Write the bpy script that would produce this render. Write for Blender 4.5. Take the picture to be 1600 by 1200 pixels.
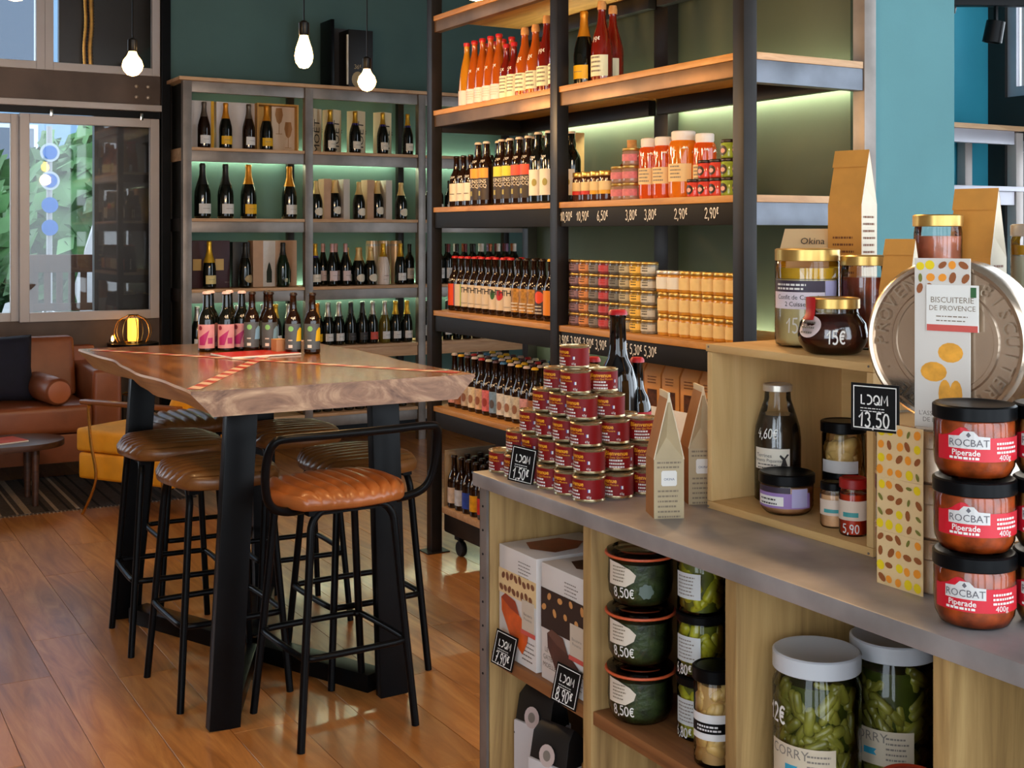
import bpy, bmesh, math, random
from mathutils import Vector, Matrix
PI = math.pi
random.seed(7)
S = bpy.context.scene
C = S.collection
for o in list(bpy.data.objects):
    bpy.data.objects.remove(o)

# ------------------------------------------------------------------ camera, world, exposure
cam_d = bpy.data.cameras.new('camera')
cam_d.sensor_width = 36.0
cam_d.lens = 36.0 * 1950 / 1600
cam_d.shift_y = -234 / 1600
cam_d.clip_start = 0.05
cam = bpy.data.objects.new('camera', cam_d)
cam.location = (0, 0, 1.55)
cam.rotation_euler = (PI / 2, 0, -math.atan(1120 / 1950))
C.objects.link(cam)
S.camera = cam
W = bpy.data.worlds.new('overcast_sky')
S.world = W
W.use_nodes = True
W.node_tree.nodes['Background'].inputs[0].default_value = (0.80, 0.90, 1.0, 1)
W.node_tree.nodes['Background'].inputs[1].default_value = 4.0
S.view_settings.view_transform = 'Standard'
S.view_settings.look = 'None'
S.view_settings.gamma = 1.0
S.view_settings.use_curve_mapping = False
S.view_settings.exposure = 0.35


# ------------------------------------------------------------------ materials
def lin(c):
    out = []
    for v in c:
        v /= 255.0
        out.append(v / 12.92 if v <= 0.04045 else ((v + 0.055) / 1.055) ** 2.4)
    return (out[0], out[1], out[2], 1.0)


_M = {}


def mat(name, col, rough=0.5, metal=0.0, var=0.0, vscale=8.0, bump=0.0, bscale=60.0, coat=0.0, emit=None, estr=0.0, spec=0.5, stretch=(1, 1, 1), trans=0.0):
    if name in _M:
        return _M[name]
    m = bpy.data.materials.new(name)
    m.use_nodes = True
    nt = m.node_tree
    p = nt.nodes['Principled BSDF']
    c = lin(col)
    p.inputs['Base Color'].default_value = c
    p.inputs['Roughness'].default_value = rough
    p.inputs['Metallic'].default_value = metal
    p.inputs['Specular IOR Level'].default_value = spec
    if coat:
        p.inputs['Coat Weight'].default_value = coat
        p.inputs['Coat Roughness'].default_value = 0.05
    if trans:
        p.inputs['Transmission Weight'].default_value = trans
    if emit:
        p.inputs['Emission Color'].default_value = lin(emit)
        p.inputs['Emission Strength'].default_value = estr
    if var or bump:
        tc = nt.nodes.new('ShaderNodeTexCoord')
        mp = nt.nodes.new('ShaderNodeMapping')
        mp.inputs['Scale'].default_value = stretch
        nt.links.new(tc.outputs['Object'], mp.inputs['Vector'])
    if var:
        n = nt.nodes.new('ShaderNodeTexNoise')
        n.inputs['Scale'].default_value = vscale
        n.inputs['Detail'].default_value = 5
        nt.links.new(mp.outputs[0], n.inputs['Vector'])
        r = nt.nodes.new('ShaderNodeValToRGB')
        r.color_ramp.elements[0].position = 0.3
        r.color_ramp.elements[1].position = 0.7
        r.color_ramp.elements[0].color = (c[0] * (1 - var), c[1] * (1 - var), c[2] * (1 - var), 1)
        r.color_ramp.elements[1].color = (min(1, c[0] * (1 + var)), min(1, c[1] * (1 + var)), min(1, c[2] * (1 + var)), 1)
        nt.links.new(n.outputs['Fac'], r.inputs['Fac'])
        nt.links.new(r.outputs['Color'], p.inputs['Base Color'])
    if bump:
        n2 = nt.nodes.new('ShaderNodeTexNoise')
        n2.inputs['Scale'].default_value = bscale
        n2.inputs['Detail'].default_value = 4
        nt.links.new(mp.outputs[0], n2.inputs['Vector'])
        b = nt.nodes.new('ShaderNodeBump')
        b.inputs['Strength'].default_value = bump
        b.inputs['Distance'].default_value = 0.004
        nt.links.new(n2.outputs['Fac'], b.inputs['Height'])
        nt.links.new(b.outputs['Normal'], p.inputs['Normal'])
    _M[name] = m
    return m


def wood(name, c0, c1, c2, stretch=(12, 1, 12), scale=2.0, rough=0.45, rnd=0.0, coat=0.0, dist=1.5, bump=0.05):
    """grain stretched along the axis with the small number; rnd = variation from board to board"""
    if name in _M:
        return _M[name]
    m = bpy.data.materials.new(name)
    m.use_nodes = True
    nt = m.node_tree
    N = nt.nodes.new
    p = nt.nodes['Principled BSDF']
    p.inputs['Roughness'].default_value = rough
    if coat:
        p.inputs['Coat Weight'].default_value = coat
        p.inputs['Coat Roughness'].default_value = 0.08
    tc = N('ShaderNodeTexCoord')
    mp = N('ShaderNodeMapping')
    mp.inputs['Scale'].default_value = stretch
    oi = N('ShaderNodeObjectInfo')
    va = N('ShaderNodeVectorMath')
    va.operation = 'ADD'
    sc = N('ShaderNodeVectorMath')
    sc.operation = 'SCALE'
    sc.inputs[0].default_value = (13.7, 7.1, 3.3)
    nt.links.new(oi.outputs['Random'], sc.inputs['Scale'])
    nt.links.new(tc.outputs['Object'], va.inputs[0])
    nt.links.new(sc.outputs[0], va.inputs[1])
    nt.links.new(va.outputs[0], mp.inputs['Vector'])
    n = N('ShaderNodeTexNoise')
    n.inputs['Scale'].default_value = scale
    n.inputs['Detail'].default_value = 8
    n.inputs['Roughness'].default_value = 0.6
    n.inputs['Distortion'].default_value = dist
    nt.links.new(mp.outputs[0], n.inputs['Vector'])
    r = N('ShaderNodeValToRGB')
    r.color_ramp.elements[0].position = 0.25
    r.color_ramp.elements[0].color = lin(c0)
    r.color_ramp.elements[1].position = 0.75
    r.color_ramp.elements[1].color = lin(c2)
    e = r.color_ramp.elements.new(0.5)
    e.color = lin(c1)
    nt.links.new(n.outputs['Fac'], r.inputs['Fac'])
    last = r.outputs['Color']
    if rnd:
        mr = N('ShaderNodeMapRange')
        mr.inputs['To Min'].default_value = 1 - rnd
        mr.inputs['To Max'].default_value = 1 + rnd
        nt.links.new(oi.outputs['Random'], mr.inputs['Value'])
        hs = N('ShaderNodeHueSaturation')
        nt.links.new(mr.outputs[0], hs.inputs['Value'])
        nt.links.new(last, hs.inputs['Color'])
        last = hs.outputs['Color']
    nt.links.new(last, p.inputs['Base Color'])
    if bump:
        b = N('ShaderNodeBump')
        b.inputs['Strength'].default_value = bump
        b.inputs['Distance'].default_value = 0.003
        nt.links.new(n.outputs['Fac'], b.inputs['Height'])
        nt.links.new(b.outputs['Normal'], p.inputs['Normal'])
    _M[name] = m
    return m


def glass(name, tint=(255, 255, 255), ior=1.45, rough=0.02):
    """clear glass: straight-through transmission with a Fresnel reflection"""
    if name in _M:
        return _M[name]
    m = bpy.data.materials.new(name)
    m.use_nodes = True
    nt = m.node_tree
    nt.nodes.clear()
    N = nt.nodes.new
    out = N('ShaderNodeOutputMaterial')
    mx = N('ShaderNodeMixShader')
    tr = N('ShaderNodeBsdfTransparent')
    tr.inputs['Color'].default_value = lin(tint)
    gl = N('ShaderNodeBsdfGlossy')
    gl.inputs['Roughness'].default_value = rough
    fr = N('ShaderNodeFresnel')
    fr.inputs['IOR'].default_value = ior
    nt.links.new(fr.outputs[0], mx.inputs[0])
    nt.links.new(tr.outputs[0], mx.inputs[1])
    nt.links.new(gl.outputs[0], mx.inputs[2])
    nt.links.new(mx.outputs[0], out.inputs['Surface'])
    _M[name] = m
    return m


STEEL = mat('raw_steel', (136, 128, 122), 0.42, 0.5, 0.3, 5, 0.05, 40)
DSTEEL = mat('dark_steel', (30, 26, 24), 0.4, 0.1, 0.35, 6, spec=0.22)
BSTEEL = mat('brushed_steel', (178, 168, 162), 0.45, 0.25, 0.06, 3)
BLACK = mat('black_metal', (11, 12, 14), 0.32, 0.0, 0.2, 9, spec=0.12)
CHALK = mat('black_board', (20, 18, 17), 0.6, 0, 0.2, 9, spec=0.2)
WHITE = mat('white_print', (232, 228, 220), 0.6)
SHELFW = wood('warm_shelf_board', (150, 98, 40), (184, 128, 60), (204, 150, 80), (10, 1.2, 10), 2, 0.5, 0.08)
SHELFX = wood('pale_shelf_board', (172, 130, 90), (198, 156, 114), (216, 178, 136), (1.2, 10, 10), 2, 0.5, 0.06)
TEAL = mat('teal_paint', (90, 144, 150), 0.75, 0, 0.06, 3, 0.06, 90)
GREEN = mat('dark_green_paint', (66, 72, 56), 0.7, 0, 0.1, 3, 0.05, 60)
GLASS = glass('clear_glass')
CRATEW = wood('pale_pine', (196, 152, 92), (212, 172, 112), (226, 190, 134), (9, 1.0, 9), 1.4, 0.55, 0.05)
CRATEV = wood('pale_pine_upright', (186, 148, 92), (208, 170, 112), (222, 188, 132), (9, 9, 1.0), 1.4, 0.55, 0.05)
OAKV = wood('weathered_oak_upright', (128, 96, 54), (176, 140, 86), (204, 168, 110), (10, 10, 0.9), 1.6, 0.6, 0.08, bump=0.15)
OAKH = wood('weathered_oak_shelf', (96, 58, 30), (136, 86, 46), (158, 106, 62), (9, 1, 9), 1.6, 0.55, 0.08)


# ------------------------------------------------------------------ mesh building
class MB:
    def __init__(s):
        s.v = []
        s.f = []
        s.m = []

    def add(s, verts, faces, m=0):
        k = len(s.v)
        s.v += [tuple(p) for p in verts]
        s.f += [tuple(i + k for i in f) for f in faces]
        s.m += [m] * len(faces)
        return s

    def box(s, x0, x1, y0, y1, z0, z1, m=0):
        v = [(x0, y0, z0), (x1, y0, z0), (x1, y1, z0), (x0, y1, z0), (x0, y0, z1), (x1, y0, z1), (x1, y1, z1), (x0, y1, z1)]
        return s.add(v, [(3, 2, 1, 0), (4, 5, 6, 7), (0, 1, 5, 4), (1, 2, 6, 5), (2, 3, 7, 6), (3, 0, 4, 7)], m)

    def cbox(s, c, d, m=0):
        return s.box(c[0] - d[0] / 2, c[0] + d[0] / 2, c[1] - d[1] / 2, c[1] + d[1] / 2, c[2] - d[2] / 2, c[2] + d[2] / 2, m)

    def lathe(s, prof, n=20, m=0, cx=0, cy=0, z=0):
        v = []
        f = []
        for r, zz in prof:
            for i in range(n):
                a = 2 * PI * i / n
                v.append((cx + r * math.cos(a), cy + r * math.sin(a), z + zz))
        for j in range(len(prof) - 1):
            for i in range(n):
                a, b = j * n + i, j * n + (i + 1) % n
                f.append((a, b, b + n, a + n))
        if prof[0][0] > 1e-6:
            f.append(tuple(range(n - 1, -1, -1)))
        if prof[-1][0] > 1e-6:
            k = (len(prof) - 1) * n
            f.append(tuple(range(k, k + n)))
        return s.add(v, f, m)

    def tube(s, pts, r, n=10, closed=False, m=0):
        pts = [Vector(p) for p in pts]
        N = len(pts)
        rr = r if isinstance(r, (list, tuple)) else [r] * N
        v = []
        f = []
        up = None
        for i in range(N):
            if closed:
                t = pts[(i + 1) % N] - pts[i - 1]
            else:
                t = pts[min(i + 1, N - 1)] - pts[max(i - 1, 0)]
            t.normalize()
            if up is None:
                up = Vector((0, 0, 1)) if abs(t.z) < 0.9 else Vector((1, 0, 0))
            x = up.cross(t)
            if x.length < 1e-5:
                x = Vector((1, 0, 0)).cross(t)
            x.normalize()
            y = t.cross(x)
            up = y
            for k in range(n):
                a = 2 * PI * k / n
                v.append(pts[i] + (x * math.cos(a) + y * math.sin(a)) * rr[i])
        for i in range(N if closed else N - 1):
            for k in range(n):
                a, b = i * n + k, i * n + (k + 1) % n
                c, d = ((i + 1) % N) * n + (k + 1) % n, ((i + 1) % N) * n + k
                f.append((a, b, c, d))
        if not closed:
            f.append(tuple(range(n - 1, -1, -1)))
            f.append(tuple(range((N - 1) * n, N * n)))
        return s.add(v, f, m)

    def bar(s, p, q, w, h, m=0, up=(0, 0, 1)):
        p, q = Vector(p), Vector(q)
        t = (q - p).normalized()
        x = Vector(up).cross(t)
        if x.length < 1e-4:
            x = Vector((1, 0, 0)).cross(t)
        x.normalize()
        y = t.cross(x)
        v = []
        for c in (p, q):
            for a, b in ((-1, -1), (1, -1), (1, 1), (-1, 1)):
                v.append(c + x * a * w / 2 + y * b * h / 2)
        return s.add(v, [(3, 2, 1, 0), (4, 5, 6, 7), (0, 1, 5, 4), (1, 2, 6, 5), (2, 3, 7, 6), (3, 0, 4, 7)], m)

    def prism(s, poly, y0, y1, m=0):
        """polygon in x,z pushed along y"""
        n = len(poly)
        v = [(x, y0, z) for x, z in poly] + [(x, y1, z) for x, z in poly]
        f = [tuple(range(n)), tuple(range(2 * n - 1, n - 1, -1))]
        for i in range(n):
            j = (i + 1) % n
            f.append((j, i, i + n, j + n))
        return s.add(v, f, m)

    def wrap(s, r, a0, a1, z0, z1, n=10, m=0, rf=None, nz=1):
        """patch around the z axis; angle 0 faces -y, positive to the viewer's right"""
        v = []
        for j in range(nz + 1):
            z = z0 + (z1 - z0) * j / nz
            q = rf(z) if rf else r
            for i in range(n + 1):
                a = -PI / 2 + a0 + (a1 - a0) * i / n
                v.append((q * math.cos(a), q * math.sin(a), z))
        f = []
        for j in range(nz):
            for i in range(n):
                k = j * (n + 1) + i
                f.append((k, k + 1, k + n + 2, k + n + 1))
        return s.add(v, f, m)

    def mesh(s, name, mats, bevel=0.0, smooth=40, seg=2, weld=False):
        me = bpy.data.meshes.new(name)
        me.from_pydata([tuple(p) for p in s.v], [], s.f)
        if not isinstance(mats, (list, tuple)):
            mats = [mats]
        for q in mats:
            me.materials.append(q)
        me.polygons.foreach_set('material_index', s.m)
        if bevel or weld:
            bm = bmesh.new()
            bm.from_mesh(me)
            if weld:
                bmesh.ops.remove_doubles(bm, verts=bm.verts, dist=1e-5)
            if bevel:
                es = [e for e in bm.edges if len(e.link_faces) == 2 and e.calc_face_angle(0) > 0.6]
                bmesh.ops.bevel(bm, geom=es, offset=bevel, segments=seg, affect='EDGES', profile=0.6, clamp_overlap=True)
            bm.to_mesh(me)
            bm.free()
        if smooth:
            me.shade_smooth()
            me.set_sharp_from_angle(angle=math.radians(smooth))
        me.update()
        return me


def obj(name, me, parent=None, loc=None, rot=None, kind=None):
    o = bpy.data.objects.new(name, me)
    C.objects.link(o)
    if parent:
        o.parent = parent
    if loc is not None:
        o.location = loc
    if rot is not None:
        o.rotation_euler = rot if isinstance(rot, (tuple, list)) else (0, 0, rot)
    if kind:
        o['kind'] = kind
    return o


def tag(o, label, cat, group=None):
    o['label'] = label
    o['category'] = cat
    if group:
        o['group'] = group
    return o


def thing(name, label, cat, loc=(0, 0, 0), rot=0, group=None):
    o = obj(name, None, None, loc, rot)
    o.empty_display_size = 0.05
    return tag(o, label, cat, group)


def part(name, mb, m, parent, bevel=0.0, smooth=40, loc=None, rot=None, seg=2, weld=False):
    return obj(name, mb.mesh(name, m, bevel, smooth, seg, weld), parent, loc, rot)


ORD = ['first', 'second', 'third', 'fourth', 'fifth', 'sixth', 'seventh', 'eighth', 'ninth', 'tenth', 'eleventh', 'twelfth', 'thirteenth', 'fourteenth', 'fifteenth', 'sixteenth', 'seventeenth', 'eighteenth', 'nineteenth', 'twentieth']


# ------------------------------------------------------------------ writing
_T = {}


def text2d(s, bold=0.0):
    """flat letters of a printed text, height 1, centred"""
    if (s, bold) in _T:
        return _T[s, bold]
    cu = bpy.data.curves.new('t', 'FONT')
    cu.body = s
    cu.size = 1.35
    cu.offset = bold
    cu.resolution_u = 2
    cu.align_x = 'CENTER'
    ob = bpy.data.objects.new('t', cu)
    C.objects.link(ob)
    dg = bpy.context.evaluated_depsgraph_get()
    me = bpy.data.meshes.new_from_object(ob.evaluated_get(dg))
    v = [(p.co.x, p.co.y) for p in me.vertices]
    f = [tuple(p.vertices) for p in me.polygons]
    bpy.data.objects.remove(ob)
    bpy.data.curves.remove(cu)
    bpy.data.meshes.remove(me)
    _T[s, bold] = (v, f)
    return _T[s, bold]


def ell(cx, cy, rx, ry, a0=0, a1=360, n=10):
    return [(cx + rx * math.cos(math.radians(a0 + (a1 - a0) * i / n)), cy + ry * math.sin(math.radians(a0 + (a1 - a0) * i / n))) for i in range(n + 1)]


GLY = {
    '0': (0.62, [ell(0.28, 0.5, 0.25, 0.48, 80, 440)]),
    '1': (0.5, [[(0.0, 0.62), (0.32, 1.0), (0.25, 0.0)]]),
    '2': (0.62, [ell(0.25, 0.72, 0.23, 0.26, 170, -50, 8) + [(0.0, 0.02), (0.55, 0.05)]]),
    '3': (0.6, [ell(0.22, 0.75, 0.22, 0.24, 150, -80, 8) + ell(0.22, 0.26, 0.25, 0.26, 80, -150, 8)]),
    '4': (0.6, [[(0.3, 1.0), (0.0, 0.4), (0.55, 0.42)], [(0.42, 0.7), (0.38, 0.0)]]),
    '5': (0.6, [[(0.5, 1.0), (0.12, 0.98), (0.08, 0.58)] + ell(0.22, 0.32, 0.26, 0.3, 110, -140, 9)]),
    '6': (0.6, [[(0.42, 1.0), (0.1, 0.55)] + ell(0.27, 0.27, 0.23, 0.26, 150, 500, 10)]),
    '7': (0.55, [[(0.0, 0.95), (0.5, 1.0), (0.15, 0.0)], [(0.1, 0.5), (0.45, 0.52)]]),
    '8': (0.6, [ell(0.26, 0.74, 0.2, 0.24, 270, -90) + ell(0.26, 0.25, 0.24, 0.25, 90, 450)]),
    '9': (0.6, [ell(0.25, 0.72, 0.22, 0.25, 0, 350) + [(0.47, 0.7), (0.3, 0.0)]]),
    ',': (0.28, [[(0.14, 0.08), (0.04, -0.2)]]),
    '$': (0.5, [ell(0.3, 0.72, 0.22, 0.28, 50, 310, 9), [(0.0, 0.78), (0.36, 0.8)], [(0.0, 0.64), (0.33, 0.66)]]),   # small raised euro sign
    'E': (0.6, [ell(0.36, 0.5, 0.3, 0.45, 50, 310, 9), [(0.0, 0.6), (0.48, 0.62)], [(0.0, 0.4), (0.44, 0.42)]]),      # full-size euro sign
    'L': (0.75, [[(0.1, 1.0), (0.1, 0.05), (0.55, 0.05)]]),
    'D': (0.72, [[(0.0, 0.97)] + ell(0.15, 0.5, 0.45, 0.47, 85, -85, 8) + [(0.0, 0.03)]]),
    'Q': (0.85, [ell(0.4, 0.5, 0.36, 0.47, 200, -140, 12), [(0.45, 0.3), (0.8, 0.0)]]),
    'M': (0.95, [[(0.05, 0.0), (0.15, 1.0), (0.45, 0.3), (0.8, 1.05), (0.85, 0.0)]]),
    '-': (0.6, []),
    ' ': (0.3, []),
}


def strokes2d(s, w=0.1):
    """hand-written characters as ribbons, height 1, centred"""
    v = []
    f = []
    x = 0
    for ch in s:
        adv, lines = GLY[ch]
        for L in lines:
            n = len(L)
            k = len(v)
            for i in range(n):
                a = L[max(i - 1, 0)]
                b = L[min(i + 1, n - 1)]
                tx, ty = b[0] - a[0], b[1] - a[1]
                q = math.hypot(tx, ty) or 1
                nx, ny = -ty / q * w / 2, tx / q * w / 2
                v.append((x + L[i][0] + nx, L[i][1] + ny))
                v.append((x + L[i][0] - nx, L[i][1] - ny))
            for i in range(n - 1):
                f.append((k + 2 * i, k + 2 * i + 1, k + 2 * i + 3, k + 2 * i + 2))
        x += adv + 0.08
    v = [(p - x / 2, q) for p, q in v]
    return v, f


def flat(mb, vf, o, u, w, sx, sy=None, m=0):
    """put a 2-d drawing on a plane: origin o, directions u and w"""
    o, u, w = Vector(o), Vector(u), Vector(w)
    sy = sy or sx
    mb.add([o + u * p * sx + w * q * sy for p, q in vf[0]], vf[1], m)
    return mb


def refine(vf, step):
    """cut a flat drawing into narrow upright strips so that it can bend"""
    xs = [p for p, q in vf[0]]
    lo, hi = min(xs), max(xs)
    big = max((max(vf[0][i][0] for i in f) - min(vf[0][i][0] for i in f)) for f in vf[1])
    if big <= step:
        return vf
    bm = bmesh.new()
    vs = [bm.verts.new((p, q, 0)) for p, q in vf[0]]
    for f in vf[1]:
        try:
            bm.faces.new([vs[i] for i in f])
        except ValueError:
            pass
    x = lo + step
    while x < hi - step * 0.2:
        bmesh.ops.bisect_plane(bm, geom=bm.verts[:] + bm.edges[:] + bm.faces[:], dist=1e-7, plane_co=(x, 0, 0), plane_no=(1, 0, 0))
        x += step
    bm.verts.index_update()
    out = ([(v.co.x, v.co.y) for v in bm.verts], [tuple(v.index for v in f.verts) for f in bm.faces])
    bm.free()
    return out


def curl(mb, vf, r, a, z, sx, sy=None, m=0):
    """put a 2-d drawing round the z axis at angle a (0 faces -y)"""
    sy = sy or sx
    pts = []
    vf = refine(vf, 0.16 * (r(z) if callable(r) else r) / sx)
    for p, q in vf[0]:
        rr = r(z + q * sy) if callable(r) else r
        t = -PI / 2 + a + p * sx / rr
        pts.append((rr * math.cos(t), rr * math.sin(t), z + q * sy))
    mb.add(pts, vf[1], m)
    return mb


def dashes(rows, w=1.0, h=0.35, seed=1):
    """lines of print too small to read"""
    rd = random.Random(seed)
    v = []
    f = []
    for j in range(rows):
        x = -w / 2
        end = w / 2 * rd.uniform(0.55, 1.0)
        while x < end:
            l = rd.uniform(0.05, 0.16) * w
            k = len(v)
            y = -j
            v += [(x, y), (min(x + l, end), y), (min(x + l, end), y + h), (x, y + h)]
            f.append((k, k + 1, k + 2, k + 3))
            x += l + 0.03 * w
    return v, f


def rect2d(w, h):
    return [(-w / 2, -h / 2), (w / 2, -h / 2), (w / 2, h / 2), (-w / 2, h / 2)], [(0, 1, 2, 3)]


def disc2d(rx, ry=None, n=16):
    ry = ry or rx
    return [(rx * math.cos(2 * PI * i / n), ry * math.sin(2 * PI * i / n)) for i in range(n)], [tuple(range(n))]


def off(vf, dx, dy):
    return [(p + dx, q + dy) for p, q in vf[0]], vf[1]


# ------------------------------------------------------------------ the room
def struct(name, mb, m, bevel=0.0, parent=None, smooth=0):
    o = part(name, mb, m, parent, bevel, smooth)
    if not parent:
        o['kind'] = 'structure'
    return o


FLOORW = wood('oak_floor_plank', (142, 88, 40), (186, 124, 64), (212, 154, 90), (7, 0.8, 7), 1.6, 0.3, 0.22, 0.15, 2.0)
fl = struct('floor', MB().box(-3.5, 6.5, -1.75, 9.6, -0.12, -0.013), mat('floor_joint', (52, 30, 16), 0.7))
row = 0
x = -1.42
while x < 5.3:
    w = 0.2
    y = 1.6 + (row * 0.73) % 1.5 - 1.5
    while y < 8.95:
        l = (1.5, 1.9, 1.2, 1.7)[(row * 3 + int(y * 2)) % 4]
        y1 = min(y + l, 8.95)
        b = MB().box(-w / 2 + 0.0009, w / 2 - 0.0009, 0.001, y1 - y - 0.001, -0.012, 0)
        part('plank', b, FLOORW, fl, 0.0007, 0, (x + w / 2, y, 0), seg=1)
        y += l
    x += w
    row += 1

struct('ceiling', MB().box(-3.5, 6.5, -1.75, 9.6, 3.55, 3.7), mat('grey_ceiling', (90, 88, 84), 0.8))
struct('wall_back', MB().box(2.30, 6.5, 8.96, 9.15, 0, 3.55), mat('shaded_teal_paint', (76, 106, 102), 0.75, 0, 0.06, 3, 0.06, 90))  # teal darkened in its colour to stand for the dim light back here
SIDE = mat('warm_side_wall', (150, 132, 114), 0.8)
struct('wall_side_unseen', MB().box(6.3, 6.5, 4.35, 9.0, 0, 3.55), SIDE)  # unseen wall, added to keep outside light off the back shelves
wf = MB().box(-2.4, 5.3, -1.75, -1.6, 0, 0.35).box(-2.4, 5.3, -1.75, -1.6, 3.2, 3.55)  # unseen wall behind the camera, openings shaped for window reflections
for k in range(7):
    wf.box(-2.4 + 1.24 * k, -2.4 + 1.24 * k + 0.24, -1.75, -1.6, 0.35, 3.2)
struct('wall_front_unseen', wf, SIDE)
wf = MB().box(-2.4, -2.2, 0.65, 8.86, 0, 3.55).box(-2.4, -2.2, -1.6, 0.65, 0, 0.4).box(-2.4, -2.2, -1.6, 0.65, 3.1, 3.55)  # unseen wall, added to dim the back; left solid against glare on the tin
for y in (-1.6, 0.3):
    wf.box(-2.4, -2.2, y, y + 0.35, 0.4, 3.1)
struct('wall_left_unseen', wf, SIDE)
struct('wall_right_front', MB().box(5.14, 5.3, -1.6, 1.0, 0, 0.9).box(5.14, 5.3, -1.6, 1.0, 3.2, 3.55).box(5.14, 5.3, 0.7, 1.0, 0.9, 3.2), SIDE)
# short teal wall behind the tall shelving
struct('wall_middle', MB().box(3.305, 3.72, 3.19, 5.56, 0, 3.55), TEAL)
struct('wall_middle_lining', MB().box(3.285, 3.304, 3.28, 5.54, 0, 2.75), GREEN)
# recess wall further back and the window side
struct('wall_recess', MB().box(3.72, 5.14, 4.2, 4.35, 0, 3.55), mat('teal_paint_deep', (44, 150, 174), 0.7, 0, 0.06, 3, 0.06, 90))
FRAME = mat('anthracite_frame', (44, 40, 36), 0.45, 0.3, 0.1, 5)
PALEF = mat('pale_window_frame', (172, 170, 178), 0.4, 0.3, 0.06, 5)
wr = struct('wall_right', MB().box(5.14, 5.3, 4.10, 4.35, 0, 3.55).box(5.14, 5.3, 1.0, 4.10, 0, 0.9).box(5.14, 5.3, 1.0, 4.10, 2.0, 2.22).box(5.14, 5.3, 1.0, 4.10, 3.2, 3.55), FRAME)
for k, (a, b) in enumerate(((0.9, 2.0), (2.22, 3.2))):
    wn = struct('window_%d' % (k + 4), MB().box(5.16, 5.2, 4.05, 4.10, a, b).box(5.16, 5.2, 1.0, 4.05, a, a + 0.05).box(5.16, 5.2, 1.0, 4.05, b - 0.05, b).box(5.16, 5.2, 2.4, 2.46, a + 0.05, b - 0.05), PALEF)
    part('pane', MB().box(5.178, 5.182, 1.0, 4.05, a + 0.05, b - 0.05), GLASS, wn, 0, 0)

# window wall beside the wine shelving (far side of the room)
wl = struct('wall_left', MB().box(-3.5, 2.28, 8.9, 9.02, 0, 0.965).box(-3.5, 2.28, 8.88, 9.05, 2.46, 2.665), mat('brown_steel_beam', (84, 68, 58), 0.5, 0.45, 0.25, 4))
struct('trim_1', MB().box(2.235, 2.30, 8.84, 9.1, 0, 3.55), BLACK, 0.004)
bolt = MB().lathe([(0, 0), (0.013, 0), (0.013, 0.006), (0.008, 0.011), (0, 0.012)], 10).mesh('bolt', mat('bright_bolt', (214, 200, 184), 0.35, 0.6))
for bx in (2.07, 2.15):
    for bz in (2.51, 2.585):
        obj('bolt', bolt, wl, (bx, 8.88, bz), (PI / 2, 0, 0))


def window(n, x0, x1, z0, z1, y, fr, bars=()):
    b = MB().box(x0, x0 + fr, y, y + 0.05, z0, z1).box(x1 - fr, x1, y, y + 0.05, z0, z1)
    b.box(x0 + fr, x1 - fr, y, y + 0.05, z0, z0 + fr).box(x0 + fr, x1 - fr, y, y + 0.05, z1 - fr, z1)
    wdw = struct('window_%d' % n, b, BSTEEL, 0.003)
    part('pane', MB().box(x0 + fr, x1 - fr, y + 0.02, y + 0.026, z0 + fr, z1 - fr), GLASS, wdw, 0, 0)
    return wdw


window(1, 1.30, 2.225, 0.96, 2.36, 8.86, 0.062)
window(2, -0.2, 1.315, 0.96, 2.36, 8.93, 0.062)
wu = window(3, 1.46, 2.23, 2.66, 3.5, 8.86, 0.055)
window(6, -0.2, 1.46, 2.66, 3.5, 8.86, 0.055)
rail = struct('trim_2', MB().box(-0.2, 2.235, 8.83, 8.9, 2.41, 2.455), BSTEEL, 0.004)
part('rail_shadow_gap', MB().box(-0.2, 2.235, 8.875, 8.9, 2.365, 2.409), BLACK, rail, 0, 0)
for hx in (1.50, 2.10):
    part('roller', MB().cbox((hx, 8.855, 2.37), (0.022, 0.02, 0.05)), mat('chrome', (220, 216, 210), 0.15, 1.0), rail, 0.004)
# dark room end and ducts standing in for reflections in the glass
struct('wall_beyond', MB().box(1.82, 2.3, 9.05, 9.12, 0.9, 2.46).box(1.60, 2.3, 9.15, 9.2, 2.46, 3.55), mat('dark_panelling', (24, 20, 18), 0.35, 0, 0.4, 5))
DUCT = mat('brass_foil', (208, 150, 70), 0.3, 0.9, 0.2, 30)
for i, (dx, r) in enumerate(((1.795, 0.017), (1.755, 0.011))):
    pts = [(dx + 0.02 * k / 90 + 0.004 * math.sin(k * .2), 9.08, 2.6 + 1.0 * k / 90) for k in range(91)]
    rr = [r * (1.12 if k % 2 else 0.86) for k in range(91)]
    tag(part('reflected_duct', MB().tube(pts, rr, 10), DUCT, None, 0, 60), ('thick' if i == 0 else 'thin') + ' ribbed brass-coloured duct behind the upper window, standing in for a reflection', 'duct')

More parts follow.
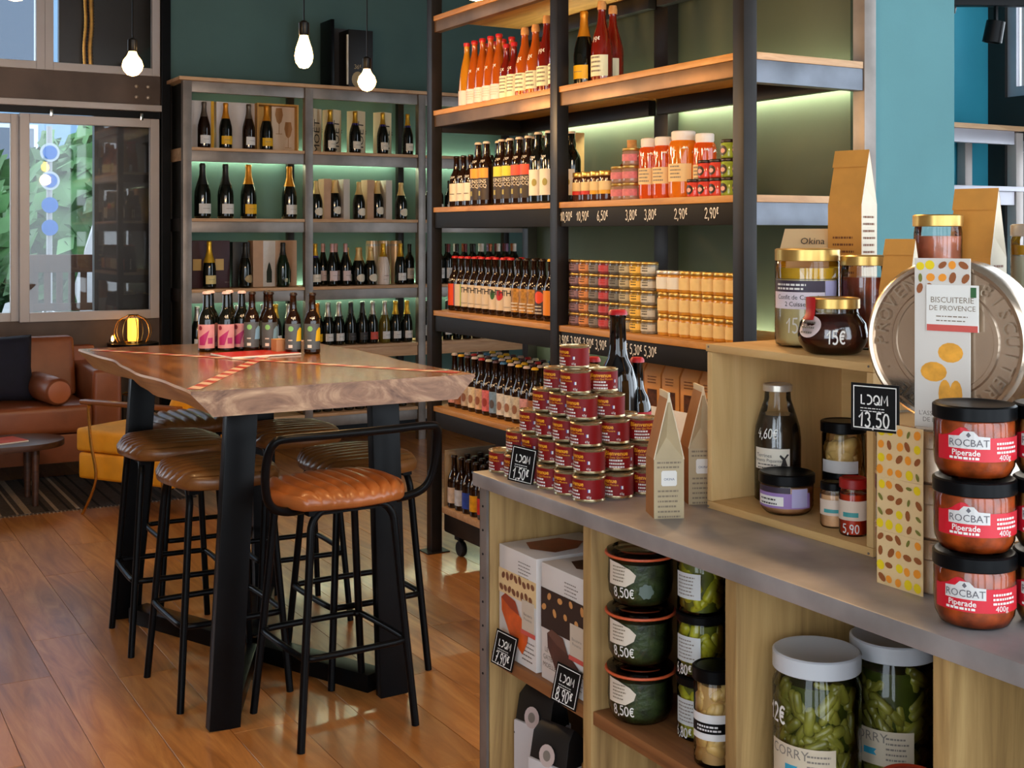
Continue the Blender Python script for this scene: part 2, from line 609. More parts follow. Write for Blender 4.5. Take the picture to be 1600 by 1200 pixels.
# ------------------------------------------------------------------ outside, seen through the window
struct('ground', MB().box(-14, 12, 9.6, 40, -0.15, -0.02), mat('pale_paving', (128, 130, 130), 0.9, 0, 0.1, 1))
LEAF = mat('leaf_green', (52, 92, 50), 0.6, 0, 0.6, 1.2)
for i, (tx, ty, r, hz) in enumerate(((1.5, 19.5, 1.55, 1.15), (4.4, 21.5, 1.75, 1.2), (-2.6, 21, 1.8, 1.3))):
    bm = bmesh.new()
    rd = random.Random(i + 40)
    for k in range(900):
        d = Vector((rd.gauss(0, 1), rd.gauss(0, 1), rd.gauss(0, 1))).normalized() * r * rd.uniform(0.75, 1.02)
        n = Vector((rd.gauss(0, 1), rd.gauss(0, 1), rd.gauss(0, 1))).normalized()
        t = n.orthogonal().normalized()
        b2 = n.cross(t)
        s_ = rd.uniform(0.14, 0.3)
        q = [bm.verts.new(d + t * s_), bm.verts.new(d + b2 * s_ * .5), bm.verts.new(d - t * s_), bm.verts.new(d - b2 * s_ * .5)]
        bm.faces.new(q)
    bmesh.ops.create_icosphere(bm, subdivisions=3, radius=r * 0.86)
    me = bpy.data.meshes.new('crown')
    bm.to_mesh(me)
    bm.free()
    me.materials.append(LEAF)
    t = thing('street_tree', 'leafy green tree outside the window, ' + ('nearest the sign pole', 'behind the slatted chair', 'furthest towards the sofa end')[i], 'tree', (tx, ty, 0), 0, 'trees outside')
    obj('crown', me, t, (0, 0, hz + 0.4))['kind'] = 'stuff'
    part('trunk', MB().tube([(0, 0, -0.02), (0.05, 0, 1), (0, 0.05, hz)], [0.17, 0.13, 0.1], 8), mat('bark', (70, 54, 42), 0.9), t)
t = thing('street_building', 'blue-grey building with rows of windows across the street', 'building', (5, 32, 0))
part('facade', MB().box(-16, 16, 0, 4, -0.02, 16), mat('blue_grey_render', (84, 112, 136), 0.8, 0, 0.1, 0.5), t)
for k in range(11):
    for j in range(4):
        wn = part('window', MB().box(-0.6, 0.6, -0.08, -0.001, 0, 2.0), mat('facade_frame', (150, 160, 168), 0.6), t, 0, 0, (-13 + 2.5 * k, 0, 2.2 + 3.4 * j))
        part('pane', MB().box(-0.5, 0.5, -0.1, -0.081, 0.1, 1.9), mat('facade_pane', (40, 58, 76), 0.1), wn, 0, 0)
t = thing('sign_pole', 'slim street pole carrying round blue signs, outside the window', 'street sign', (2.35, 14.0, 0))
part('pole', MB().lathe([(0.03, -0.02), (0.03, 2.7)], 8), mat('pole_grey', (104, 108, 112), 0.5), t)
for i, zc in enumerate((2.42, 2.12, 1.86, 1.62)):
    s_ = part('sign_disc', MB().lathe([(0, 0), (0.10 if i < 2 else 0.085, 0), (0.10 if i < 2 else 0.085, 0.012), (0, 0.012)], 20), mat('sign_white', (130, 142, 150), 0.4) if i < 2 else mat('sign_blue', (14, 74, 136), 0.4), t, 0, 40, (0, -0.03, zc), (PI / 2, 0, 0))
    if i < 2:
        part('sign_face', MB().lathe([(0, 0.0125), (0.075, 0.0125), (0.075, 0.015), (0, 0.015)], 20), mat('sign_blue', (14, 74, 136), 0.4), s_)
for i, (ux, uy) in enumerate(((1.15, 12.4), (2.9, 13.2))):
    t = thing('folded_parasol', ('white folded parasol outside, beside the window frame', 'white folded parasol outside, beyond the slatted chair')[i], 'parasol', (ux, uy, 0))
    v = []
    for j, (r, z) in enumerate(((0.30, 0.75), (0.36, 1.0), (0.28, 1.4), (0.16, 1.85), (0.04, 2.15))):
        for k in range(24):
            a = 2 * PI * k / 24
            q = r * (1 + 0.28 * math.cos(a * 6 + j * .4))
            v.append((q * math.cos(a), q * math.sin(a), z))
    f = [(j * 24 + k, j * 24 + (k + 1) % 24, (j + 1) * 24 + (k + 1) % 24, (j + 1) * 24 + k) for j in range(4) for k in range(24)]
    part('canopy', MB().add(v, f), mat('white_canvas', (150, 154, 158), 0.8), t, 0, 50)
    part('pole', MB().lathe([(0.25, 0), (0.25, 0.06), (0.025, 0.07), (0.025, 2.2), (0, 2.2)], 12), PALEF, t)
CH = wood('terrace_wood', (58, 36, 24), (78, 50, 34), (92, 64, 46), (8, 8, 1), 2, 0.6)
t = thing('terrace_chair', 'brown slatted wooden chair outside behind the window', 'chair', (1.88, 10.5, 0), -0.15)
for lx in (-0.24, 0.24):
    for ly in (-0.22, 0.22):
        part('leg', MB().cbox((lx, ly, 0.22), (0.045, 0.045, 0.44)), CH, t)
part('seat', MB().cbox((0, 0, 0.455), (0.54, 0.5, 0.03)), CH, t, 0.004)
part('top_rail', MB().cbox((0, -0.24, 1.32), (0.54, 0.035, 0.14)), CH, t, 0.004)
part('lower_rail', MB().cbox((0, -0.24, 0.98), (0.54, 0.03, 0.06)), CH, t, 0.004)
for k in range(6):
    part('slat', MB().cbox((-0.225 + 0.09 * k, -0.24, 1.13), (0.05, 0.02, 0.26)), CH, t)
for lx in (-0.255, 0.255):
    part('back_post', MB().cbox((lx, -0.24, 0.9), (0.035, 0.04, 0.9)), CH, t)

# ------------------------------------------------------------------ steel shelving
LED = mat('led_strip', (240, 255, 225), 0.5, emit=(240, 255, 214), estr=55)


LED2 = mat('led_strip_bright', (240, 255, 225), 0.5, emit=(240, 255, 214), estr=85)


def led(parent, p, q, size, m=LED):
    part('led_strip', MB().bar(p, q, size[0], size[1]), m, parent, 0, 0)


BZ = [2.63, 2.15, 1.66, 1.17, 0.735, 0.25]
BX = [2.33, 3.21, 4.11, 5.06]
t = thing('wine_shelving', 'long raw steel wine shelving with pale wood boards along the back wall', 'shelving', (0, 0, 0))
for px in BX:
    part('post', MB().box(px - 0.03, px + 0.03, 8.52, 8.575, 0, 2.605), STEEL, t, 0.003)
    part('rear_post', MB().box(px - 0.025, px + 0.025, 8.90, 8.95, 0, 2.605), DSTEEL, t, 0.003)
part('side_panel', MB().box(2.325, 2.335, 8.58, 8.90, 0.1, 2.60), mat('near_black_panel', (22, 24, 22), 0.5, 0.2), t)
for i, z in enumerate(BZ):
    if i == 0:
        part('shelf_board', MB().box(2.27, 6.0, 8.50, 8.955, 2.606, 2.63), SHELFX, t, 0.002)
        for a, b_ in zip(BX[:-1], BX[1:]):
            part('front_beam', MB().box(a + 0.031, b_ - 0.031, 8.535, 8.57, 2.53, 2.605), STEEL, t, 0.002)
        continue
    for k, (a, b_) in enumerate(zip(BX[:-1], BX[1:])):
        part('shelf_board', MB().box(a + 0.031, b_ - 0.031, 8.525, 8.895, z - 0.022, z), SHELFX, t, 0.002)
        hb = 0.075
        part('front_beam', MB().box(a + 0.031, b_ - 0.031, 8.535, 8.57, z - 0.022 - hb, z - 0.023), STEEL if (i != 4) else SHELFX, t, 0.002)
    for px in BX[:1]:
        part('side_beam', MB().box(px - 0.02, px + 0.02, 8.58, 8.89, z - 0.09, z - 0.001), SHELFX if i == 1 else DSTEEL, t, 0.002)
for z in (BZ[1], BZ[3]):
    for a, b_ in zip(BX[:-1], BX[1:]):
        led(t, (a + 0.04, 8.925, z - 0.03), (b_ - 0.04, 8.925, z - 0.03), (0.012, 0.008))
# black lining at the bottom of the wine shelving
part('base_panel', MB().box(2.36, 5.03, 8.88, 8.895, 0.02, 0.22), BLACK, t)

MZ = [2.61, 2.15, 1.68, 1.18, 0.715, 0.23]
MY = [3.18, 4.33, 5.48]
MX0, MX1 = 2.71, 3.28
t = thing('tall_shelving', 'tall dark steel shelving with warm wood boards standing against the teal pillar', 'shelving')
for py in MY:
    part('post', MB().box(MX0 - 0.028, MX0 + 0.028, py - 0.028, py + 0.028, 0, 3.2), DSTEEL, t, 0.003)
    if py != 4.33:
        part('rear_post', MB().box(MX1 - 0.056, MX1, py - 0.028, py + 0.028, 0, 3.2), DSTEEL if py > 3.5 else STEEL, t, 0.003)
    else:
        part('rear_post', MB().box(MX1 - 0.056, MX1, py - 0.05, py + 0.05, 0, 3.2), DSTEEL, t, 0.003)
part('foot_plate', MB().box(MX0 - 0.06, MX0 + 0.06, 5.43, 5.53, 0, 0.006), DSTEEL, t)
for i, z in enumerate(MZ):
    for k, (a, b_) in enumerate(((3.209, 4.301), (4.359, 5.451))):
        if i == 5:
            continue
        part('shelf_board', MB().box(MX0 - 0.02, MX1 - 0.06, a, b_, z - 0.024, z), SHELFW, t, 0.002)
        fm = mat('warm_steel', (112, 84, 58), 0.42, 0.6, 0.3, 6) if i < 2 else CHALK
        hb = 0.055 if i < 2 else 0.075
        part('front_beam', MB().box(MX0 - 0.015, MX0 + 0.02, a, b_, z - 0.024 - hb, z - 0.0245), fm, t, 0.002)
        part('rear_beam', MB().box(MX1 - 0.10, MX1 - 0.061, a, b_, z - 0.09, z - 0.0245), DSTEEL, t, 0.002)
    if 0 < i < 5:
        for py in (3.18, 5.48):
            part('end_board', MB().box(MX0 + 0.03, MX1 - 0.06, py - 0.026, py + 0.026, z - 0.024, z), SHELFX, t, 0.002)
            part('end_beam', MB().box(MX0 + 0.03, MX1 - 0.06, py - 0.024, py + 0.02, z - 0.1, z - 0.0245), mat('daylit_steel', (108, 114, 124), 0.4, 0.55, 0.25, 6) if py < 4 else DSTEEL, t, 0.002)  # near end: bluish daylight reflection is put into the steel colour
for z in (MZ[1], MZ[3]):
    led(t, (MX1 - 0.03, 3.24, z - 0.06), (MX1 - 0.03, 5.42, z - 0.06), (0.012, 0.008), LED2)
# hand-chalked prices on the fascias
for s_, y in (('10,90$', 4.25), ('10,90$', 4.13), ('6,50$', 3.99), ('3,80$', 3.80), ('3,80$', 3.68), ('2,90$', 3.50), ('2,90$', 3.33)):
    pr = flat(MB(), strokes2d(s_, 0.13), (MX0 - 0.0165, y, MZ[2] - 0.076), (0, -1, 0), (0, 0, 1), 0.025, 0.036)
    part('price_writing', pr, WHITE, t, 0, 0)
for s_, y in (('3,90$', 4.27), ('3,90$', 4.18), ('3,90$', 4.09), ('3,90$', 4.00), ('5,30$', 3.86), ('5,30$', 3.77), ('5,30$', 3.68)):
    pr = flat(MB(), strokes2d(s_, 0.13), (MX0 - 0.0165, y, MZ[3] - 0.075), (0, -1, 0), (0, 0, 1), 0.026, 0.036)
    part('price_writing', pr, WHITE, t, 0, 0)
t = thing('bottle_trolley', 'low dark trolley on black casters under the tall shelving', 'trolley', (2.98, 5.06, 0))
part('deck', MB().box(-0.26, 0.22, -0.70, 0.36, 0.20, 0.23), SHELFX, t, 0.003)
part('chassis', MB().box(-0.25, 0.21, -0.69, 0.35, 0.11, 0.199), DSTEEL, t, 0.003)
part('end_panel', MB().box(-0.24, 0.20, 0.361, 0.376, 0.11, 0.5), mat('worn_panel', (150, 130, 104), 0.6, 0, 0.2), t, 0.002)
for cx, cy in ((-0.2, 0.27), (-0.2, -0.6), (0.15, 0.27), (0.15, -0.6)):
    cs = part('caster', MB().cbox((cx, cy, 0.095), (0.05, 0.05, 0.03)), BLACK, t, 0.003)
    part('wheel', MB().lathe([(0, -0.014), (0.034, -0.014), (0.038, -0.008), (0.038, 0.008), (0.034, 0.014), (0, 0.014)], 20), mat('rubber', (16, 16, 16), 0.6), cs, 0, 40, (cx, cy, 0.038), (0, PI / 2, 0))
# recess shelving by the side window
t = thing('recess_shelving', 'small steel shelving against the blue recess wall', 'shelving')
for px in (3.78, 4.93):
    part('post', MB().box(px - 0.025, px + 0.025, 3.85, 3.90, 0, 2.02), DSTEEL if px < 4 else BSTEEL, t, 0.003)
    part('rear_post', MB().box(px - 0.025, px + 0.025, 4.14, 4.19, 0, 2.02), BSTEEL, t, 0.003)
for z in (2.05, 1.77, 1.3, 0.8):
    part('shelf_board', MB().box(3.75, 4.96, 3.84, 4.19, z - 0.022, z), SHELFX if z > 2 else PALEF, t, 0.002)
    part('front_beam', MB().box(3.81, 4.90, 3.855, 3.89, z - 0.085, z - 0.023), PALEF, t, 0.002)
t = thing('track_light', 'black track spotlight hanging near the side window', 'spotlight', (4.08, 3.40, 2.43))
part('track', MB().cbox((-0.02, 0.0, 0.06), (0.75, 0.05, 0.06)), BLACK, t, 0.003, rot=(0, 0, -0.5))
part('suspension', MB().tube([(0, 0, 0.09), (0, 0, 1.119)], 0.004, 6), BLACK, t)
part('bracket', MB().cbox((0.075, -0.043, 0.0), (0.012, 0.012, 0.08)), BLACK, t)
part('lamp_head', MB().lathe([(0.0, 0.0), (0.036, 0.0), (0.038, -0.085), (0.034, -0.085), (0.032, -0.02), (0, -0.02)], 20), BLACK, t, 0, 40, (0.075, -0.043, -0.03), (0.15, 0.1, 0))
part('junction', MB().lathe([(0, -0.03), (0.026, -0.02), (0.03, 0), (0.026, 0.02), (0, 0.03)], 14), BLACK, t, 0, 60, (-0.09, 0.05, 0.02))

# ------------------------------------------------------------------ bottles and jars: one prototype per kind
PROF = {
    'champ': [(0.82, 0), (0.97, 0.015), (1, 0.05), (1, 0.42), (0.95, 0.50), (0.78, 0.60), (0.55, 0.70), (0.40, 0.79), (0.34, 0.90), (0.35, 0.93), (0.37, 0.94), (0.37, 0.99), (0.30, 1)],
    'wine': [(0.85, 0), (0.98, 0.012), (1, 0.04), (1, 0.58), (0.94, 0.64), (0.70, 0.70), (0.46, 0.745), (0.38, 0.79), (0.37, 0.94), (0.41, 0.945), (0.41, 0.985), (0.36, 1)],
    'beer': [(0.85, 0), (0.98, 0.015), (1, 0.04), (1, 0.50), (0.95, 0.56), (0.76, 0.64), (0.52, 0.70), (0.44, 0.76), (0.38, 0.95), (0.42, 0.955), (0.42, 0.985), (0.38, 1)],
    'lemon': [(0.85, 0), (0.98, 0.015), (1, 0.04), (1, 0.28), (0.92, 0.42), (0.76, 0.58), (0.58, 0.70), (0.42, 0.78), (0.34, 0.84), (0.33, 0.95), (0.36, 0.955), (0.36, 1)],
    'swing': [(0.85, 0), (0.98, 0.015), (1, 0.04), (1, 0.60), (0.94, 0.66), (0.66, 0.73), (0.48, 0.77), (0.50, 0.83), (0.42, 0.90), (0.40, 0.98), (0.34, 1)],
    'square': [(0.9, 0), (1, 0.02), (1, 0.55), (0.9, 0.62), (0.4, 0.72), (0.32, 0.76), (0.32, 1)],
    'jar': [(0.90, 0), (0.98, 0.03), (1, 0.08), (1, 0.74), (0.95, 0.80), (0.86, 0.83), (0.86, 0.84)],
    'pot': [(0.86, 0), (0.97, 0.04), (1, 0.10), (1, 0.78), (0.92, 0.82), (0.92, 0.83)],
}


def rad(prof, z):
    for (r0, z0), (r1, z1) in zip(prof[:-1], prof[1:]):
        if z0 <= z <= z1:
            return r0 + (r1 - r0) * ((z - z0) / (z1 - z0) if z1 > z0 else 0)
    return prof[-1][0]


_P = {}


def proto(key, shape, R, H, body, n=20):
    pf = [(r * R, z * H) for r, z in PROF[shape]]
    if shape == 'square':
        n = 4
    me = MB().lathe(pf, n).mesh('bottle', body, 0.004 if shape == 'square' else 0, 50)
    _P[key] = dict(body=me, parts=[], R=R, H=H, pf=pf, n=n)
    return _P[key]


def rf(P, e=0.0008):
    return lambda z: rad(P['pf'], z) + e


def cap(P, z0, m, name='cap', e=0.0012, top=0.0):
    H = P['H']
    pts = [(rad(P['pf'], z0 * H) + e, z0 * H)]
    pts += [(r + e, z) for r, z in P['pf'] if z > z0 * H]
    pts[-1] = (pts[-1][0], pts[-1][1] + e + top)
    P['parts'].append((name, MB().lathe(pts, 16).mesh(name, m), -1))
    return len(P['parts']) - 1


def crown_cap(P, m):
    H = P['H']
    r = rad(P['pf'], H * 0.97) + 0.001
    P['parts'].append(('crown_cap', MB().lathe([(r + .002, -0.008), (r + .0012, -0.002), (r * .85, 0.0025), (0, 0.003)], 14, z=H).mesh('crown_cap', m), -1))


def lab(P, z0, z1, ha, m, name='label', a=0.0, par=-1, e=0.0009):
    H = P['H']
    nz = 1 if abs(rad(P['pf'], z0 * H) - rad(P['pf'], z1 * H)) < 1e-5 else 4
    mb = MB().wrap(0, a - ha, a + ha, z0 * H, z1 * H, 10, 0, rf(P, e), nz)
    P['parts'].append((name, mb.mesh(name, m), par))
    return len(P['parts']) - 1


def decal(P, vf, a, z, s, m, name='print', par=-1, e=0.0016, sy=None):
    mb = MB()
    R = P['R']
    vf = refine(vf, 0.2 * R / s)
    pts = []
    for p, q in vf[0]:
        zz = z * P['H'] + q * (sy or s)
        rr = rad(P['pf'], max(0, min(P['H'], zz))) + e
        tt = -PI / 2 + a + p * s / R
        pts.append((rr * math.cos(tt), rr * math.sin(tt), zz))
    mb.add(pts, vf[1])
    P['parts'].append((name, mb.mesh(name, m, smooth=0), par))
    return len(P['parts']) - 1


def extra(P, name, mb, m, par=-1, smooth=40, bevel=0.0):
    P['parts'].append((name, mb.mesh(name, m, bevel, smooth), par))
    return len(P['parts']) - 1


def put(key, name, x, y, z, rot, label, cat, group=None, sc=1.0):
    P = _P[key]
    o = tag(obj(name, P['body'], None, (x, y, z), rot), label, cat, group)
    if sc != 1.0:
        o.scale = (sc, sc, sc)
    made = []
    for nm, me, par in P['parts']:
        made.append(obj(nm, me, o if par < 0 else made[par]))
    return o


DARKG = mat('dark_bottle_glass', (10, 14, 10), 0.06, 0, coat=0.3)
GREENG = mat('green_bottle_glass', (14, 34, 18), 0.06, 0, coat=0.3)
BROWNG = mat('brown_bottle_glass', (30, 14, 6), 0.06, 0, coat=0.3)
AMBERG = mat('amber_drink', (200, 96, 20), 0.06, 0, 0.12, 6, coat=0.5, trans=0.35)
GOLDG = mat('golden_drink', (224, 150, 30), 0.06, 0, 0.12, 6, coat=0.5, trans=0.35)
REDG = mat('red_drink', (132, 28, 14), 0.06, 0, 0.1, 6, coat=0.5, trans=0.3)
CREAM = mat('cream_label', (226, 216, 198), 0.6, 0, 0.04, 30)
PALE = mat('off_white_label', (222, 220, 218), 0.6, 0, 0.04, 30)
YEL = mat('yellow_label', (232, 178, 16), 0.5)
GOLDF = mat('gold_foil', (206, 160, 50), 0.32, 0.7, 0.15, 40)
ORF = mat('orange_foil', (216, 140, 30), 0.35, 0.4, 0.1, 40)
BLF = mat('black_foil', (28, 28, 28), 0.35, 0.2)
SILF = mat('silver_foil', (176, 172, 168), 0.3, 0.7, 0.15, 40)
MARF = mat('maroon_foil', (96, 20, 36), 0.35, 0.2)
WHF = mat('white_foil', (226, 226, 226), 0.4)
INK = mat('dark_ink', (44, 38, 34), 0.6)
GREY = mat('grey_ink', (128, 118, 108), 0.6)
GOLDL = mat('gold_lid', (200, 164, 92), 0.3, 0.75, 0.1, 20)
REDC = mat('red_cap', (186, 24, 30), 0.4)


def champ(key, R, H, body, foil, z0, lm, lz=(0.10, 0.28), ha=1.0, oval=False, neck=None):
    P = proto(key, 'champ', R, H, body)
    if neck:
        lab(P, z0 - 0.05, z0 + 0.005, PI, neck, 'neck_band', e=0.0007)
    cap(P, z0, foil, 'foil')
    if oval:
        decal(P, disc2d(R * 0.85, R * 0.62), 0, 0.2, 1, lm, 'label')
    else:
        k = lab(P, lz[0], lz[1], ha, lm)
        decal(P, dashes(2, R * 1.0, 0.003, 5), 0, (lz[0] + lz[1]) / 2, 1, GREY, 'print', k)
        
    return P


def dash_lines(P, a, z, w, rows, lh, m, par=-1, seed=1, e=0.0016):
    v, f = dashes(rows, 1.0, 0.4, seed)
    decal(P, ([(p * w, q * lh) for p, q in v], f), a, z, 1.0, m, 'print', par, e)


champ('c_white', 0.046, 0.325, DARKG, BLF, 0.70, PALE)
champ('c_yellow', 0.046, 0.325, DARKG, ORF, 0.66, YEL)
champ('c_blackcap', 0.045, 0.325, BROWNG, mat('bronze_foil', (96, 84, 72), 0.35, 0.4), 0.68, PALE)
champ('c_gold', 0.043, 0.31, DARKG, GOLDF, 0.72, CREAM, neck=mat('blue_band', (60, 50, 130), 0.4))
champ('m_white', 0.057, 0.385, DARKG, BLF, 0.62, PALE, (0.09, 0.27))
champ('m_yellow', 0.057, 0.385, DARKG, ORF, 0.64, YEL, (0.09, 0.27))
champ('m_orange', 0.055, 0.38, DARKG, ORF, 0.62, PALE, (0.09, 0.27))
champ('r_oval', 0.047, 0.28, DARKG, mat('cream_foil', (222, 190, 128), 0.4, 0.3), 0.66, CREAM, oval=True)
champ('k_gold', 0.046, 0.33, DARKG, mat('bright_gold_foil', (232, 184, 52), 0.3, 0.6), 0.55, mat('pale_yellow_label', (226, 206, 140), 0.6))
champ('d_oval', 0.046, 0.32, DARKG, BLF, 0.66, mat('tan_label', (172, 150, 110), 0.6), oval=True)
champ('g_plain', 0.048, 0.32, GREENG, BLF, 0.72, mat('tiny_print', (170, 176, 150), 0.6), (0.12, 0.2), 0.25)
champ('w_white', 0.050, 0.31, mat('white_bottle', (224, 208, 196), 0.35, 0, coat=0.3), GOLDF, 0.68, mat('pink_print', (206, 180, 170), 0.6), (0.2, 0.24), 0.3)
champ('s_white', 0.043, 0.31, DARKG, SILF, 0.68, PALE)
champ('s_plain', 0.043, 0.31, DARKG, BLF, 0.74, mat('charcoal_label', (52, 52, 54), 0.5))
champ('s_red', 0.043, 0.31, DARKG, SILF, 0.70, mat('coral_label', (214, 80, 66), 0.5))
champ('s_goldw', 0.044, 0.31, DARKG, GOLDF, 0.68, PALE)
champ('s_yel', 0.043, 0.31, DARKG, ORF, 0.66, YEL)
champ('s_pale', 0.043, 0.31, mat('olive_bottle', (96, 84, 26), 0.08, 0, coat=0.3), SILF, 0.68, PALE)
champ('n_pink', 0.041, 0.31, DARKG, mat('rose_foil', (190, 150, 150), 0.4, 0.3), 0.80, mat('rose_label', (224, 204, 204), 0.6), (0.12, 0.36))


def wine(key, foil, lm, lz=(0.14, 0.40), body=DARKG, H=0.305):
    P = proto(key, 'wine', 0.037, H, body)
    cap(P, 0.80, foil, 'foil')
    k = lab(P, lz[0], lz[1], 1.1, lm)
    dash_lines(P, 0, lz[1] - 0.08, 0.04, 3, 0.012, GREY, k, 3)


for k, m in (('maroon', MARF), ('white', WHF), ('black', BLF), ('copper', mat('copper_foil', (150, 84, 50), 0.35, 0.5)), ('violet', mat('violet_foil', (120, 96, 130), 0.35, 0.3))):
    wine('wine_' + k, m, PALE)

# ---- contents of the wine shelving
WS = 'in the wine shelving by the back wall'
YF = 8.66
CL = [('c_blackcap', 2.479, 'brown-necked champagne bottle with white label, first on the top wine shelf beside the window', 8.64), ('c_yellow', 2.633, 'champagne bottle with yellow label and orange foil before the white gift cases', 8.64), ('c_blackcap', 2.80, 'brown-necked champagne bottle with white label between the two yellow-labelled bottles', 8.64), ('c_yellow', 2.945, 'champagne bottle with yellow label standing in the wooden gift box', 8.68)]
for k, x, l, y in CL:
    put(k, 'champagne_bottle', x, y, BZ[1], random.uniform(0, .5), l, 'bottle', 'champagne on the top wine shelf')
BOXW = mat('white_card', (214, 206, 202), 0.55, 0, 0.06, 12)
for i, (a, b_) in enumerate(((2.40, 2.56), (2.60, 2.90))):
    t = thing('gift_case', ('narrow', 'wide')[i] + ' white gift case standing behind the champagne on the top wine shelf', 'gift box', ((a + b_) / 2, 8.80, BZ[1]))
    w = (b_ - a) / 2
    part('case', MB().box(-w, w, -0.05, 0.05, 0, 0.345), BOXW, t, 0.002)
    part('yellow_edge', MB().box(w + 0.0005, w + 0.022, -0.05, 0.04, 0, 0.345) if i == 0 else MB().box(-w + 0.001, w - .001, -0.0515, -0.0505, 0, 0.02), YEL if i == 0 else BOXW, t)
t = thing('wooden_gift_box', 'open wooden gift box with two printed flutes beside the yellow bottle', 'gift box', (3.045, 8.74, BZ[1]))
GW = wood('gift_box_wood', (176, 120, 40), (204, 150, 62), (220, 172, 84), (6, 1, 1), 2, 0.5)
part('back', MB().box(-0.155, 0.135, 0.06, 0.07, 0, 0.33), GW, t)
for a, b_ in ((-0.165, -0.155), (0.135, 0.147)):
    part('side', MB().box(a, b_, -0.05, 0.07, 0, 0.345), GW, t)
part('top', MB().box(-0.154, 0.134, -0.05, 0.07, 0.333, 0.345), GW, t)
pn = part('print_panel', MB().box(-0.04, 0.134, 0.0, 0.01, 0, 0.33), mat('blush_card', (222, 196, 168), 0.6), t)
fg = MB()
for fx, fz in ((0.015, 0.13), (0.085, 0.03)):
    flat(fg, ([(-.022, .19), (-.03, .14), (-.018, .09), (0, .07), (.018, .09), (.03, .14), (.022, .19)], [(0, 1, 2, 3, 4, 5, 6)]), (fx, -0.0008, fz), (1, 0, 0), (0, 0, 1), 1)
    flat(fg, off(rect2d(0.004, 0.07), 0, 0.035), (fx, -0.0008, fz), (1, 0, 0), (0, 0, 1), 1)
    flat(fg, off(rect2d(0.05, 0.004), 0, 0.002), (fx, -0.0008, fz), (1, 0, 0), (0, 0, 1), 1)
part('printed_flute', fg, mat('gold_print', (170, 118, 66), 0.4, 0.3), pn, 0, 0)
WB = mat('white_box_card', (222, 206, 176), 0.55)
for i, (x, l) in enumerate(((3.315, 'half hidden by the steel post'), (3.47, 'first after the post'), (3.665, 'second after the post'), (3.88, 'last in the row'))):
    t = thing('champagne_box', 'tall white box with big black lettering, ' + l, 'gift box', (x, 8.74, BZ[1]), 0.55, 'white lettered boxes on the top wine shelf')
    part('carton', MB().box(-0.05, 0.05, -0.05, 0.05, 0, 0.325), WB, t, 0.002)
    lt = MB()
    vf = text2d('MOËT')
    flat(lt, vf, (0.022, -0.0508, 0.12), (0, 0, 1), (-1, 0, 0), 0.07)
    flat(lt, vf, (0.0508, 0.022, 0.12), (0, 0, 1), (0, -1, 0), 0.07)
    part('lettering', lt, INK, t, 0, 0)
for i, x in enumerate((3.405, 3.602, 3.825, 4.031)):
    put('c_gold', 'champagne_bottle', x, 8.61, BZ[1], 0.3, 'gold-topped champagne bottle, %s of four in front of white lettered boxes' % ORD[i], 'bottle', 'champagne on the top wine shelf')
for i, (k, x) in enumerate((('m_white', 2.474), ('m_white', 2.638), ('m_yellow', 2.805), ('m_orange', 3.11))):
    put(k, 'champagne_magnum', x, YF, BZ[2], 0.3, ('large champagne bottle with white label, nearest the window on the second shelf', 'large champagne bottle with white label, beside the yellow-labelled magnum', 'large champagne bottle with yellow label and orange neck, on the second shelf', 'large champagne bottle with orange foil and white label, standing alone')[i], 'bottle', 'champagne magnums')
KB = mat('blush_kraft_card', (190, 152, 122), 0.6, 0, 0.05, 20)
for i, (x, a) in enumerate(((3.49, 0), (3.835, 0))):
    t = thing('bottle_case', ('first', 'second')[i] + ' tan open-fronted case holding a dark bottle on the second shelf', 'gift box', (x, 8.74, BZ[2]))
    part('side', MB().box(-0.105, -0.05, -0.06, 0.06, 0, 0.30), KB, t, 0.002)
    part('side', MB().box(0.05, 0.10, -0.06, 0.06, 0, 0.30), mat('pale_grey_card', (196, 188, 180), 0.6), t, 0.002)
    part('back', MB().box(-0.0495, 0.0495, 0.05, 0.06, 0, 0.30), KB, t)
    part('base', MB().box(-0.0495, 0.0495, -0.06, 0.049, 0, 0.012), KB, t)
for i, (x, y, z) in enumerate(((3.316, YF, 0), (3.491, 8.735, 0.0125), (3.654, YF, 0), (3.837, 8.735, 0.0125), (3.999, YF, 0))):
    put('r_oval', 'champagne_bottle', x, y, BZ[2] + z, 0.3, 'round-shouldered dark bottle with oval label, %s from the post on the second shelf' % ORD[i], 'bottle', 'oval-label bottles')
for i, x in enumerate((4.226, 4.31, 4.40, 4.55, 4.7)):
    put('wine_black', 'wine_bottle', x, 8.64, BZ[2], 0.3, 'dark wine bottle, %s beyond the steel post on the second shelf' % ORD[i], 'bottle', 'wine on the second shelf')
# third shelf
MBX = mat('maroon_card', (58, 22, 32), 0.5, 0, 0.1, 8)
for i, (x, w) in enumerate(((2.45, 0.075), (2.61, 0.075))):
    t = thing('maroon_box', 'dark maroon gift box with gold square, ' + ('beside the window post', 'behind the gold-necked bottle')[i], 'gift box', (x, 8.78, BZ[3]))
    part('carton', MB().box(-w, w, -0.07, 0.07, 0, 0.335), MBX, t, 0.002)
    part('gold_square', MB().box(-0.03, 0.03, -0.0715, -0.0705, 0.125, 0.205), mat('gold_card', (206, 170, 100), 0.5), t)
t = thing('black_box', 'plain black gift box behind the tan-labelled bottle', 'gift box', (2.80, 8.80, BZ[3]))
part('carton', MB().box(-0.085, 0.04, -0.06, 0.06, 0, 0.325), mat('black_card', (22, 20, 20), 0.45), t, 0.002)
part('side_print', MB().box(-0.02, 0.03, -0.0612, -0.0605, 0.23, 0.29), mat('dim_print', (74, 68, 60), 0.5), t)
t = thing('silhouette_box', 'pale gift box printed with dark bottle silhouettes on the third shelf', 'gift box', (3.02, 8.76, BZ[3]))
